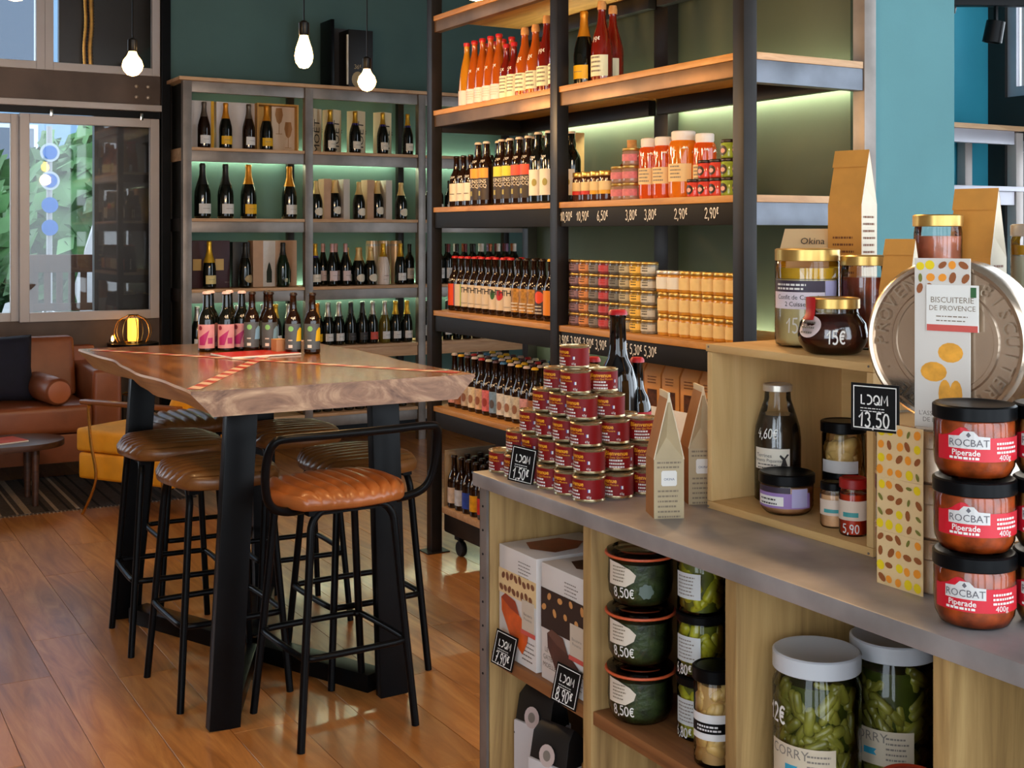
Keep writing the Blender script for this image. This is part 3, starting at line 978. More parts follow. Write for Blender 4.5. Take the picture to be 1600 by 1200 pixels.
part('carton', MB().box(-0.165, 0.165, -0.05, 0.07, 0, 0.335), KB, t, 0.002)
pn = part('front_panel', MB().box(-0.09, 0.0, -0.053, -0.0505, 0.002, 0.333), PALE, t)
sh = MB()
sil = ([(-.02, 0), (.02, 0), (.02, .08), (.008, .13), (0, .15), (-.008, .13), (-.02, .08)], [(0, 1, 2, 3, 4, 5, 6)])
flat(sh, sil, (-0.045, -0.0538, 0.03), (1, 0, 0), (0, 0, 1), 1)
flat(sh, sil, (0.10, -0.0514, 0.03), (1, 0, 0), (0, 0, 1), 1)
part('silhouette', sh, mat('deep_green_print', (24, 40, 28), 0.5), pn, 0, 0)
put('k_gold', 'champagne_bottle', 2.51, 8.62, BZ[3], 0.2, 'dark bottle with long bright gold neck before maroon boxes', 'bottle')
put('d_oval', 'champagne_bottle', 2.775, 8.64, BZ[3], 0.5, 'dark bottle with tan shield label before a black box', 'bottle')
put('g_plain', 'champagne_bottle', 3.047, 8.62, BZ[3], 0.2, 'plain green champagne bottle before the silhouette box', 'bottle')
seq = [('c_gold', 3.30, 8.64, 'gold-foiled champagne bottle just after the steel post on the third shelf'), ('n_pink', 3.385, 8.70, None), ('n_pink', 3.425, 8.62, None), ('n_pink', 3.485, 8.70, None), ('n_pink', 3.53, 8.62, None), ('r_oval', 3.58, 8.72, None), ('r_oval', 3.635, 8.63, None), ('r_oval', 3.685, 8.72, None), ('r_oval', 3.735, 8.63, None), ('w_white', 3.842, 8.64, 'opaque white bottle with gold neck among dark ones on the third shelf'), ('s_goldw', 3.985, 8.64, 'dark bottle with gold seal before pale cylinder tins'), ('wine_black', 4.07, 8.66, 'slim dark bottle tucked beside the third post'), ('c_white', 4.226, 8.64, 'white-labelled bottle just beyond the third post on the third shelf')]
cn = {}
for k, x, y, l in seq:
    if l is None:
        cn[k] = cn.get(k, 0) + 1
        l = ('slender dark bottle with rose label, %s in its group on the third shelf' if k == 'n_pink' else 'squat dark bottle with cream foil, %s in its group on the third shelf') % ORD[cn[k] - 1]
    put(k, 'champagne_bottle', x, y, BZ[3], 0.25, l, 'bottle', 'bottles on the third wine shelf', 1.0)
for i, x in enumerate((3.82, 3.92, 4.02)):
    P_ = MB().lathe([(0.046, 0), (0.046, 0.31), (0.043, 0.33), (0, 0.33)], 20)
    o = tag(part('cylinder_tin', P_, mat('pale_tin', (206, 180, 150), 0.35, 0.4, 0.1, 8), None, 0, 40, (x, 8.80, BZ[3])), 'tall pale cylinder tin, %s of three behind the white bottle' % ORD[i], 'gift tin', 'pale cylinder tins')
    part('lid_band', MB().lathe([(0.0468, 0.29), (0.0468, 0.305)], 20), SILF, o)
wk = ['maroon', 'maroon', 'black', 'maroon', 'black', 'white', 'copper', 'white', 'violet', 'white', 'copper']
for i in range(10):
    put('wine_' + wk[i], 'wine_bottle', 4.31 + 0.074 * i, 8.62, BZ[3], 0.3, 'wine bottle with %s capsule, %s in the front row beyond the beers' % (wk[i], ORD[i]), 'bottle', 'wine on the third shelf')
    put('wine_' + wk[(i * 3 + 1) % 11], 'wine_bottle', 4.345 + 0.074 * i, 8.72, BZ[3], 0.3, 'wine bottle with %s capsule, %s in the rear row beyond the beers' % (wk[(i * 3 + 1) % 11], ORD[i]), 'bottle', 'wine on the third shelf')
# fourth shelf
sk = ['s_white', 's_goldw', 's_white', 's_pale', 's_white', 's_white', 's_goldw', 's_white', 's_white']
for i in range(8):
    put(sk[i], 'sparkling_bottle', 2.43 + 0.095 * i, 8.64, BZ[4], 0.3, 'foil-necked sparkling bottle behind the tabletop beers, %s from the window' % ORD[i], 'bottle', 'sparkling wine on the fourth shelf')
for i, (k, x) in enumerate((('s_yel', 3.306), ('s_white', 3.39), ('s_white', 3.475), ('s_plain', 3.57), ('s_plain', 3.664), ('s_red', 3.747), ('s_pale', 3.845), ('s_goldw', 3.935), ('s_goldw', 4.03))):
    put(k, 'sparkling_bottle', x, 8.62, BZ[4], 0.3, 'sparkling bottle, %s from the middle post in the front row of the fourth shelf' % ORD[i], 'bottle', 'sparkling wine on the fourth shelf')
    put(('s_white', 's_plain', 's_white', 's_plain', 's_white')[i % 5], 'sparkling_bottle', x + 0.045, 8.72, BZ[4], 0.3, 'sparkling bottle, %s from the middle post in the rear row of the fourth shelf' % ORD[i], 'bottle', 'sparkling wine on the fourth shelf')
for i in range(10):
    put('wine_black', 'wine_bottle', 4.20 + 0.086 * i, 8.62, BZ[4], 0.3, 'white-labelled wine bottle, %s beyond the third post on the fourth shelf' % ORD[i], 'bottle', 'wine on the fourth shelf')
for i in range(9):
    put('wine_black', 'wine_bottle', 3.30 + 0.086 * i, 8.62, BZ[5], 0.3, 'white-labelled wine bottle on the lowest shelf under the table edge, %s from post' % ORD[i], 'bottle', 'wine on the lowest shelf')
# black display case on top of the wine shelving
t = thing('display_case', 'tall black bottle case with open door on top of the wine shelving', 'gift box', (3.60, 8.72, BZ[0]))
part('door', MB().box(-0.19, -0.165, -0.12, 0.1, 0, 0.50), BLACK, t, 0.002)
part('back', MB().box(-0.164, 0.15, 0.09, 0.10, 0, 0.47), mat('dark_grey_card', (58, 56, 56), 0.5), t)
part('side', MB().box(-0.045, 0.15, -0.10, 0.089, 0.0, 0.44), mat('black_card', (22, 20, 20), 0.45), t, 0.002)
part('bright_edge', MB().box(-0.058, -0.046, -0.10, -0.085, 0.03, 0.40), CREAM, t)
dl = MB()
flat(dl, disc2d(0.05, 0.06), (0.03, -0.1008, 0.07), (1, 0, 0), (0, 0, 1), 1)
flat(dl, strokes2d('36$', 0.16), (0.03, -0.1008, 0.15), (1, 0, 0), (0, 0, 1), 0.03)
part('print', dl, mat('tan_label', (172, 150, 110), 0.6), t, 0, 0)

# ------------------------------------------------------------------ contents of the tall shelving
RX = -PI / 2 + 0.35
XF = 2.795


def price(P, s, a, z, sz=0.018, par=-1):
    decal(P, strokes2d(s, 0.14), a, z, sz, WHITE, 'price_writing', par, 0.0018)


P = proto('lem_a', 'lemon', 0.040, 0.315, AMBERG)
crown_cap(P, REDC)
cap(P, 0.95, REDC)
k = lab(P, 0.05, 0.27, 1.25, mat('pink_white_label', (224, 206, 204), 0.6))
dash_lines(P, 0, 0.22, 0.05, 4, 0.011, mat('pink_print', (206, 180, 170), 0.6), k, 4)
price(P, '7$', 0, 0.5)
P = proto('lem_y', 'lemon', 0.040, 0.315, GOLDG)
cap(P, 0.95, REDC)
lab(P, 0.05, 0.27, 1.25, mat('pink_white_label', (224, 206, 204), 0.6))
P = proto('lem_s', 'beer', 0.033, 0.26, REDG)
cap(P, 0.93, REDC)
k = lab(P, 0.06, 0.44, 1.25, mat('pale_green_label', (222, 224, 190), 0.6))
dash_lines(P, 0, 0.38, 0.04, 5, 0.015, GREY, k, 6)
price(P, '5$', 0, 0.5)
for kk, bm_, hh in (('cid_a', AMBERG, 0.30), ('cid_r', REDG, 0.325)):
    P = proto(kk, 'champ', 0.044, hh, bm_)
    cap(P, 0.93, mat('cork', (196, 140, 80), 0.7, 0, 0.15, 60), 'cork', 0.002, 0.01)
    k = lab(P, 0.10, 0.36, 1.2, mat('pale_green_label', (222, 224, 190), 0.6))
    dash_lines(P, 0, 0.32, 0.05, 4, 0.018, GREY, k, 9)
    price(P, '8$' if kk == 'cid_a' else '19$', 0, 0.52, 0.022)
for i, y in enumerate((5.301, 5.222, 5.143, 5.064, 4.985)):
    put('lem_y' if i == 0 else 'lem_a', 'lemonade_bottle', XF, y, MZ[1], RX, 'tall %s drink bottle with red cap, %s from the far post' % (('golden', 'orange')[i > 0], ORD[i]), 'bottle', 'red-capped drinks on the upper shelf')
    if i < 4:
        put('lem_a', 'lemonade_bottle', XF + 0.095, y - 0.03, MZ[1], RX, 'orange drink bottle with red cap in the second row, %s from far post' % ORD[i], 'bottle', 'red-capped drinks on the upper shelf')
for i, y in enumerate((4.915, 4.847, 4.82)):
    put('lem_s', 'lemonade_bottle', XF + (0.1 if i == 2 else 0), y - (0.03 if i == 2 else 0), MZ[1], RX, 'short red drink bottle with red cap, %s of three beside the cider' % ORD[i], 'bottle', 'red-capped drinks on the upper shelf')
for i, (k, y) in enumerate((('cid_a', 4.752), ('cid_a', 4.660), ('cid_r', 4.566), ('cid_r', 4.472))):
    put(k, 'cider_bottle', XF, y, MZ[1], RX, 'corked %s bottle with pale label, %s in the row before the middle post' % ('amber' if i < 2 else 'red', ORD[i]), 'bottle', 'corked bottles on the upper shelf')
put('s_yel', 'cider_bottle', XF, 4.275, MZ[1], RX, 'dark sparkling bottle half behind the middle post on the upper shelf', 'bottle')
put('cid_r', 'cider_bottle', XF + 0.02, 4.175, MZ[1], RX, 'corked red bottle at the end of the upper shelf row', 'bottle', 'corked bottles on the upper shelf')
put('cid_r', 'cider_bottle', XF + 0.115, 4.235, MZ[1], RX, 'corked red bottle in the rear, just past the middle post', 'bottle', 'corked bottles on the upper shelf')

# second shelf, far bay: dark beers
for kk, cols in (('sw_o', (236, 150, 40)), ('sw_y', (206, 196, 50)), ('sw_r', (230, 70, 36))):
    P = proto(kk, 'swing', 0.038, 0.30, BROWNG)
    crown_cap(P, mat('porcelain', (216, 196, 176), 0.4))
    k = lab(P, 0.10, 0.60, 1.0, mat('charcoal_brown_label', (46, 34, 28), 0.5))
    m_ = mat('label_square_' + kk, cols, 0.5)
    lab(P, 0.44, 0.59, 0.9, m_, 'colour_square', 0, k, 0.0014)
    decal(P, text2d('KINS'), 0, 0.36, 0.018, CREAM, 'lettering', k)
    decal(P, text2d('OCQ'), 0, 0.29, 0.018, CREAM, 'lettering', k)
    decal(P, off(rect2d(0.014, 0.022), -0.012, 0), 0, 0.20, 1, mat('olive_print', (160, 150, 80), 0.6), 'print', k)
    price(P, '3,90$', 0, 0.68, 0.012)
P = proto('sw_w', 'swing', 0.041, 0.31, DARKG)
crown_cap(P, mat('porcelain', (216, 196, 176), 0.4))
k = lab(P, 0.12, 0.48, 1.0, CREAM)
decal(P, disc2d(0.012, 0.016), 0.2, 0.3, 1, mat('olive_print', (160, 150, 80), 0.6), 'print', k)
price(P, '20$', 0, 0.62, 0.014)
P = proto('sw_s', 'beer', 0.034, 0.25, BROWNG)
k = lab(P, 0.12, 0.46, 0.8, CREAM)
decal(P, dashes(3, .03, .004, 2), 0, 0.25, 1, INK, 'print', k)
price(P, '3,80$', 0, 0.56, 0.011)
sb = [('sw_s', 5.41, 'small'), ('sw_s', 5.335, 'small'), ('sw_s', 5.262, 'small'), ('sw_o', 5.185, 'orange'), ('sw_o', 5.105, 'orange'), ('sw_y', 4.96, 'yellow'), ('sw_y', 4.882, 'yellow'), ('sw_r', 4.80, 'red'), ('sw_r', 4.722, 'red'), ('sw_w', 4.636, 'white'), ('sw_w', 4.548, 'white')]
for i, (k, y, c) in enumerate(sb):
    put(k, 'beer_bottle', XF, y, MZ[2], RX, 'dark beer bottle with %s, %s from the far post, second shelf' % ('cream label' if c in ('small', 'white') else c + ' label square', ORD[i]), 'bottle', 'dark beers on the second shelf')
    if i != 5:
        put('sw_s' if i < 3 else 'sw_w', 'beer_bottle', XF + 0.10, y - 0.02, MZ[2], RX, 'dark beer bottle in the rear row, %s from the far post on second shelf' % ORD[i], 'bottle', 'dark beers on the second shelf')
tag(part('kraft_carton', MB().box(-0.07, 0.07, -0.06, 0.06, 0, 0.335), mat('kraft', (206, 160, 104), 0.65, 0, 0.06, 20), None, 0.002, 40, (3.07, 4.86, MZ[2])), 'plain kraft carton peeking above the dark beers', 'box')

# second shelf, near bay: jams, syrups, small jars
P = proto('whisky', 'square', 0.055, 0.26, mat('brown_drink', (112, 48, 14), 0.06, 0, 0.1, 6, coat=0.5, trans=0.2))
cap(P, 0.88, mat('cork', (196, 140, 80), 0.7), 'cork', 0.003, 0.0)
for i, y in enumerate((4.27, 4.15)):
    put('whisky', 'square_bottle', 3.03, y, MZ[2], 0.78, 'square brown spirit bottle with cork behind small jars, %s from the middle post' % ORD[i], 'bottle', 'square spirit bottles')


def jar(key, shape, R, H, body, lidm, lm=None, lz=(0.2, 0.6), ha=1.2, lr=1.0, lh=0.17):
    P = proto(key, shape, R, H, body)
    P['parts'].append(('lid', MB().lathe([(R * 0.98 * lr, 0.835 * H), (R * lr, 0.85 * H), (R * lr, (0.83 + lh) * H - 0.002), (R * 0.95 * lr, (0.83 + lh) * H), (0, (0.83 + lh) * H)], 20).mesh('lid', lidm), -1))
    if lm:
        lab(P, lz[0], lz[1], ha, lm)
    return P


BRL = mat('dark_lid', (40, 26, 24), 0.35, 0.3)
for kk, c in (('jm_r', (196, 34, 24)), ('jm_y', (220, 160, 20))):
    P = jar(kk, 'jar', 0.030, 0.12, mat('jam_dark', (64, 30, 18), 0.1, 0, 0.3, 40, coat=0.5), GOLDL, mat('beige_label', (222, 194, 140), 0.6), (0.36, 0.66))
    lab(P, 0.24, 0.37, 1.2, mat('band_' + kk, c, 0.5), 'colour_band')
jar('jm_p', 'pot', 0.036, 0.066, mat('pate_pink', (150, 120, 104), 0.15, 0, 0.2, 50, coat=0.4), GOLDL, mat('rosy_label', (200, 112, 120), 0.6, 0, 0.2, 60), (0.25, 0.65))
for i, y in enumerate((4.26, 4.196, 4.132, 4.068)):
    put('jm_r' if i < 2 else 'jm_y', 'jam_jar', XF - 0.03, y, MZ[2], RX, 'gold-lidded jam jar with %s band, %s from the middle post' % ('red' if i < 2 else 'yellow', ORD[i]), 'jar', 'jam jars')
for c, (y, n) in enumerate(((3.99, 2), (3.912, 3))):
    for j in range(n):
        put('jm_p', 'spread_jar', XF - 0.02, y, MZ[2] + 0.0662 * j, RX, 'pink-labelled jar, %s from the bottom in the %s stack beside the syrups' % (ORD[j], ('two-high', 'three-high')[c]), 'jar', 'pink-labelled jars')
SYR = mat('orange_syrup', (222, 84, 16), 0.06, 0, 0.15, 10, coat=0.5, trans=0.3)
SYR2 = mat('amber_syrup', (236, 128, 20), 0.06, 0, 0.15, 10, coat=0.5, trans=0.3)
CLOTH = mat('white_cloth', (226, 220, 212), 0.8, 0, 0.05, 30)


def syrup(key, R, H, body, nm):
    P = proto(key, 'jar', R, H, body)
    n = 24
    v = []
    f = []
    for j, (r, z) in enumerate(((1.02, 0.70), (0.80, 0.80), (0.72, 0.835), (0.80, 0.87), (0.80, 0.965), (0.72, 0.98), (0.0, 0.985))):
        for k in range(n):
            a = 2 * PI * k / n
            q = r * R * (1 + (0.09 * math.cos(7 * a) if j < 1 else 0.03 * math.cos(9 * a) if j < 2 else 0))
            v.append((q * math.cos(a), q * math.sin(a), (z + (0.02 * math.sin(5 * a) if j == 0 else 0)) * H))
    for j in range(6):
        for k in range(n):
            f.append((j * n + k, j * n + (k + 1) % n, (j + 1) * n + (k + 1) % n, (j + 1) * n + k))
    extra(P, 'cloth_cover', MB().add(v, f), CLOTH)
    k = lab(P, 0.24, 0.50, 1.1, mat('beige_label', (222, 194, 140), 0.6))
    dash_lines(P, 0, 0.45, 0.05, 4, 0.013, GREY, k, 8)


syrup('syr', 0.042, 0.235, SYR, 's')
syrup('syr_b', 0.055, 0.25, SYR2, 's')
for i, (k, y, x) in enumerate((('syr', 3.823, XF), ('syr', 3.735, XF), ('syr_b', 3.630, XF + .01), ('syr', 3.532, XF + 0.03))):
    put(k, 'syrup_jar', x, y, MZ[2], RX, ('orange syrup jar with white cloth cover, next to the pink-labelled jars', 'orange syrup jar with white cloth cover, second in the row', 'largest amber syrup jar with white cloth cover', 'orange syrup jar with white cloth cover behind small red jars')[i], 'jar', 'syrup jars')
for kk, c in (('sm_r', (206, 70, 56)), ('sm_g', (142, 160, 60))):
    P = jar(kk, 'pot', 0.029, 0.064, mat('spread_' + kk, c, 0.12, 0, 0.25, 40, coat=0.5), BRL)
    k = decal(P, disc2d(0.017, 0.017), -0.3, 0.42, 1, BRL, 'label')
    decal(P, disc2d(0.010, 0.008), -0.3, 0.40, 1, mat('pale_pink_print', (214, 160, 150), 0.6), 'print', k, 0.002)
for c, (y, n, kk) in enumerate(((3.505, 1, 'sm_r'), (3.443, 2, 'sm_r'), (3.381, 2, 'sm_r'), (3.319, 3, 'sm_g'), (3.257, 3, 'sm_g'))):
    for j in range(n):
        put(kk, 'spread_jar', XF - 0.035, y, MZ[2] + 0.0642 * j, RX, 'small %s spread jar with dark lid, column %s, %s from the bottom' % ('red' if kk == 'sm_r' else 'green', ('one', 'two', 'three', 'four', 'five')[c], ORD[j]), 'jar', 'small spread jars')

# third shelf, far bay: beers
BP = {}


def beer(key, lm, body=BROWNG, capm=REDC, lz=(0.10, 0.50), H=0.262, R=0.034, pr=None):
    P = proto(key, 'beer', R, H, body)
    crown_cap(P, capm)
    k = lab(P, lz[0], lz[1], 1.15, lm)
    if pr:
        price(P, pr, 0, 0.55, 0.011)
    return P, k


NBL = mat('natural_label', (214, 196, 170), 0.6, 0, 0.04, 30)
P, k = beer('b_or', mat('vermilion_label', (226, 74, 34), 0.5), pr='3,5$')
lab(P, 0.10, 0.50, 0.35, mat('purple_print', (104, 56, 110), 0.5), 'colour_stripe', 0.85, k, 0.0014)
P, k = beer('b_gr', NBL, pr='3,5$')
lab(P, 0.10, 0.50, 0.3, mat('lime_print', (150, 176, 60), 0.5), 'colour_stripe', 0.8, k, 0.0014)
P, k = beer('b_th', NBL, pr='3,5$')
decal(P, text2d('TH', 0.03), 0.05, 0.36, 0.026, INK, 'lettering', k)
dash_lines(P, 0, 0.16, 0.04, 1, 0.008, GREY, k, 2)
P, k = beer('b_thr', NBL, pr='3,5$')
decal(P, disc2d(0.020, 0.024), 0.05, 0.36, 1, mat('berry_print', (190, 34, 40), 0.5), 'picture', k)
decal(P, text2d('TH', 0.03), 0.05, 0.36, 0.026, INK, 'lettering', k, 0.0024)
P, k = beer('b_thg', NBL, pr='3,5$')
decal(P, disc2d(0.012, 0.022), 0.15, 0.36, 1, mat('leaf_print', (46, 96, 50), 0.5), 'picture', k)
decal(P, text2d('TH', 0.03), 0.05, 0.36, 0.026, INK, 'lettering', k, 0.0024)
P, k = beer('b_yd', mat('ochre_dark_label', (170, 120, 44), 0.5, 0, 0.7, 45), capm=BRL, pr='4$')
dash_lines(P, 0, 0.24, 0.045, 3, 0.014, CREAM, k, 5)
P, k = beer('b_rd', mat('dark_picture_label', (60, 40, 34), 0.5, 0, 0.5, 45), capm=BRL, pr='4$')
decal(P, disc2d(0.024, 0.026), 0.1, 0.38, 1, mat('vermilion_label', (226, 74, 34), 0.5), 'picture', k)
dash_lines(P, 0, 0.22, 0.045, 3, 0.014, CREAM, k, 7)
P, k = beer('b_oc', mat('orange_label', (226, 138, 34), 0.5), capm=YEL, pr='4$')
for i, (k, c) in enumerate((('b_or', 'vermilion'), ('b_gr', 'green-striped'), ('b_th', 'plain TH'), ('b_th', 'plain TH'), ('b_th', 'plain TH'), ('b_th', 'plain TH'), ('b_thg', 'leaf-printed TH'), ('b_thr', 'red-printed TH'), ('b_th', 'plain TH'), ('b_yd', 'ochre'), ('b_yd', 'ochre'), ('b_yd', 'ochre'), ('b_rd', 'red-pictured'), ('b_oc', 'orange'), ('b_oc', 'orange'))):
    y = 5.405 - 0.0685 * i
    put(k, 'beer_bottle', XF - 0.01, y, MZ[3], RX, 'beer bottle with %s label, %s from the far post on the third shelf' % (c, ORD[i]), 'bottle', 'beers on the third shelf')
    if i % 2:
        put('b_th' if i < 9 else 'b_yd', 'beer_bottle', XF + 0.075, y - 0.02, MZ[3], RX, 'beer bottle in the rear row behind the %s front beer on the third shelf' % ORD[i], 'bottle', 'beers on the third shelf')

# third shelf, near bay: stacked preserves
cols5 = [('rl_p', (108, 84, 92)), ('rl_o', (170, 110, 64)), ('rl_g', (104, 98, 92)), ('rl_r', (150, 60, 66)), ('rl_k', (98, 96, 88)), ('rl_s', (150, 140, 112)), ('rl_y', (196, 156, 64)), ('rl_w', (158, 152, 136))]
for kk, c in cols5:
    P = jar(kk, 'pot', 0.0335, 0.053, mat('fill_' + kk, tuple(int(v * .8) for v in c), 0.12, 0, 0.3, 60, coat=0.5), GOLDL, mat('lab_' + kk, tuple(min(255, int(v * 1.25)) for v in c), 0.55, 0, 0.1, 80), (0.22, 0.68))
    dash_lines(P, 0, 0.55, 0.03, 2, 0.010, INK if kk != 'rl_r' else mat('berry_print', (190, 34, 40), 0.5), len(P['parts']) - 1, 3)
cname = ['mauve', 'orange', 'grey', 'red', 'slate', 'silver', 'yellow', 'pearl']
for c, (kk, _) in enumerate(cols5):
    for j in range(5):
        put(kk, 'preserve_jar', XF - 0.04, 4.262 - 0.0705 * c, MZ[3] + 0.0533 * j, RX + random.uniform(-.1, .1), 'small gold-lidded jar, %s label column, %s from the bottom' % (cname[c], ORD[j]), 'jar', 'stacked preserve jars')
jar('tl_c', 'jar', 0.029, 0.079, mat('honey_fill', (196, 134, 44), 0.1, 0, 0.25, 40, coat=0.5), GOLDL, mat('honey_label', (226, 196, 132), 0.6, 0, 0.06, 40), (0.16, 0.70), 1.3)
jar('tl_w', 'jar', 0.0335, 0.079, mat('honey_fill', (196, 134, 44), 0.1, 0, 0.25, 40, coat=0.5), mat('silver_lid', (206, 198, 184), 0.3, 0.6), mat('bright_label', (226, 222, 208), 0.6, 0, 0.03, 40), (0.16, 0.70), 1.3)
for c in range(8):
    for j in range(3):
        kk = 'tl_w' if (j == 2 and c in (0, 1)) or (c == 7 and j > 0) else 'tl_c'
        put(kk, 'honey_jar', XF - 0.03, 3.685 - 0.064 * c, MZ[3] + 0.0793 * j, RX + random.uniform(-.15, .15), 'tall honey-coloured jar, column %s from the far side, %s from the bottom' % (('one', 'two', 'three', 'four', 'five', 'six', 'seven', 'eight')[c], ORD[j]), 'jar', 'stacked honey-coloured jars')
        
jar('tl_e', 'jar', 0.03, 0.10, mat('white_fill', (214, 214, 206), 0.2, coat=0.4), mat('silver_lid', (206, 198, 184), 0.3, 0.6), PALE, (0.2, 0.7))
put('tl_e', 'preserve_jar', 3.0, 3.25, MZ[3], RX, 'lone white jar beyond the near steel post', 'jar')

# fourth shelf: beer block, far bay
lm_ = [((206, 150, 150), 'rose'), ((150, 92, 60), 'brown'), ((190, 170, 150), 'sand'), ((222, 206, 176), 'ivory'), ((206, 170, 140), 'peach'), ((214, 110, 116), 'pink'), ((120, 150, 180), 'blue'), ((216, 212, 208), 'white'), ((214, 210, 200), 'chalk'), ((200, 190, 170), 'linen')]
capc = [mat('pale_cap', (214, 190, 180), 0.4), mat('pale_cap', (214, 190, 180), 0.4), mat('plum_cap', (76, 40, 50), 0.4), YEL, REDC, mat('blue_cap', (50, 110, 160), 0.4), mat('plum_cap', (76, 40, 50), 0.4), mat('bone_cap', (206, 200, 180), 0.4)]
for j, (c, nm) in enumerate(lm_):
    P, k = beer('bk_%d' % j, mat('craft_label_%d' % j, c, 0.55, 0, 0.3, 50), BROWNG, capc[(j * 3) % 8], (0.08, 0.46), 0.255, 0.032, '4,10$')
    decal(P, disc2d(0.014, 0.02), 0, 0.24, 1, mat('craft_pic_%d' % j, tuple(int(v * (0.72, 0.52, 0.44)[q]) for q, v in enumerate(c)), 0.6), 'picture', k)
for c in range(12):
    for r_ in range(4):
        put('bk_%d' % ((c + r_ * 3) % 10), 'beer_bottle', XF - 0.015 + 0.07 * r_, 5.40 - 0.069 * c, MZ[4], RX, 'craft beer bottle with %s label, row %s, %s from the far post' % (lm_[(c + r_ * 3) % 10][1], ('one', 'two', 'three', 'four')[r_], ORD[c]), 'bottle', 'craft beer block on the fourth shelf')
KR = mat('kraft', (206, 160, 104), 0.65, 0, 0.06, 20)
KRO = mat('orange_kraft', (206, 140, 70), 0.6, 0, 0.08, 20)
t = thing('white_tray', 'white display tray under the kraft boxes on the fourth shelf', 'tray', (2.86, 3.75, MZ[4]))
part('tray_body', MB().box(-0.11, 0.11, -0.40, 0.40, 0, 0.16), PALE, t, 0.003)
part('front_lip', MB().box(-0.118, -0.1105, -0.40, 0.40, 0, 0.20), PALE, t, 0.002)
for i in range(6):
    t = thing('kraft_box', 'orange kraft box with small window, %s in the row behind the counter' % ORD[i], 'box', (2.845, 4.05 - 0.112 * i, MZ[4] + 0.161), -PI / 2 + 0.12, 'kraft boxes on the fourth shelf')
    part('carton', MB().add([(-.045, -.04, 0), (.045, -.04, 0), (.045, .05, 0), (-.045, .05, 0), (-.045, -.04, .15), (.045, -.04, .15), (.045, .05, .15), (-.045, .05, .15), (-.045, 0, .215), (.045, 0, .215)], [(3, 2, 1, 0), (0, 1, 5, 4), (2, 3, 7, 6), (1, 2, 6, 9, 5), (3, 0, 4, 8, 7), (4, 5, 9, 8), (6, 7, 8, 9)]), KRO, t, 0.002)
    part('window', MB().box(-0.026, 0.026, -0.0412, -0.0405, 0.02, 0.09), mat('dark_biscuit', (84, 46, 20), 0.4, 0, 0.5, 60, coat=0.5), t)
    dl = MB()
    flat(dl, dashes(3, 0.05, 0.006, i + 1), (0, -0.0412, 0.13), (1, 0, 0), (0, 0, 1), 1, 0.009 / 1.0) if False else flat(dl, ([(p * 0.05, q * 0.011) for p, q in dashes(3, 1.0, 0.35, i)[0]], dashes(3, 1.0, 0.35, i)[1]), (0, -0.0412, 0.135), (1, 0, 0), (0, 0, 1), 1)
    part('print', dl, mat('brown_print', (120, 66, 24), 0.6), t, 0, 0)
# trolley load
for j, (c, nm) in enumerate((((206, 190, 180), 'white'), ((190, 196, 210), 'pale blue'), ((40, 70, 170), 'royal blue'), ((220, 160, 20), 'yellow'), ((196, 40, 30), 'red'))):
    beer('tr_%d' % j, mat('trolley_label_%d' % j, c, 0.5, 0, 0.2, 40), BROWNG, BRL, (0.10, 0.40), 0.25, 0.032, '4$')
    for r_ in range(3):
        for rep in range(2):
            put('tr_%d' % j, 'beer_bottle', 2.765 + 0.072 * r_, 5.375 - 0.075 * j - 0.375 * rep, 0.23, RX, 'trolley beer with %s label, row %s, %s batch from the far post' % (nm, ('one', 'two', 'three')[r_], ORD[rep]), 'bottle', 'beers on the trolley')
t = thing('red_crate', 'dark red crate behind the trolley beers', 'crate', (3.12, 5.0, 0.23))
RC = mat('dark_red_plastic', (92, 14, 22), 0.45)
for a in ((-0.11, -0.1, -0.4, 0.4), (0.09, 0.1, -0.4, 0.4), (-0.0995, 0.0895, -0.4, -0.39), (-0.0995, 0.0895, 0.39, 0.4)):
    part('crate_wall', MB().box(a[0], a[1], a[2], a[3], 0, 0.34), RC, t, 0.002)

# ------------------------------------------------------------------ display counter
CH_, CX0, CX1 = 1.05, 1.25, 1.85
t = thing('display_counter', 'weathered oak display counter with open compartments and steel-edged end', 'counter')
DY = [2.297, 1.915, 1.51, 1.10, 0.69]
for i, y in enumerate(DY):
    part('end_panel' if i == 0 else 'divider', MB().box(CX0 + 0.008, CX1 - 0.02, y - 0.014, y + 0.013, 0, CH_ - 0.03), OAKV, t, 0.002)
part('steel_edge', MB().box(CX0 + 0.0, CX0 + 0.006, 2.284, 2.312, 0, CH_ - 0.03).box(CX0, CX1, 2.3105, 2.313, 0, CH_ - 0.03), STEEL, t)
sc_ = MB()
for k in range(11):
    sc_.lathe([(0.0, 0), (0.0022, 0), (0.0022, 0.001), (0, 0.001)], 8, z=0)
scm = MB().lathe([(0.0026, 0), (0.0026, 0.0012), (0, 0.0012)], 8).mesh('screw', BLACK)
for k in range(8):
    obj('screw', scm, t, (CX0 - 0.0002, 2.298, 0.98 - k * 0.05), (0, -PI / 2, 0))
part('back_panel', MB().box(CX1 - 0.019, CX1, 0.68, 2.31, 0, CH_ - 0.03), mat('dark_back_panel', (60, 44, 28), 0.7, 0, 0.2, 4), t)
for a, b_ in zip(DY[1:], DY[:-1]):
    part('shelf', MB().box(CX0 + 0.012, CX1 - 0.021, a + 0.0135, b_ - 0.0145, 0.655, 0.68), OAKH, t, 0.002)
    part('shelf', MB().box(CX0 + 0.012, CX1 - 0.021, a + 0.0135, b_ - 0.0145, 0.315, 0.34), OAKH, t, 0.002)
ZINC = mat('zinc_sheet', (160, 154, 152), 0.42, 0.3, 0.28, 7, 0.08, 30)
t = thing('zinc_worktop', 'grey zinc worktop covering the display counter', 'worktop')
part('top_sheet', MB().box(CX0 - 0.012, CX1 + 0.01, 0.6, 2.325, CH_ - 0.0295, CH_), ZINC, t, 0.004)


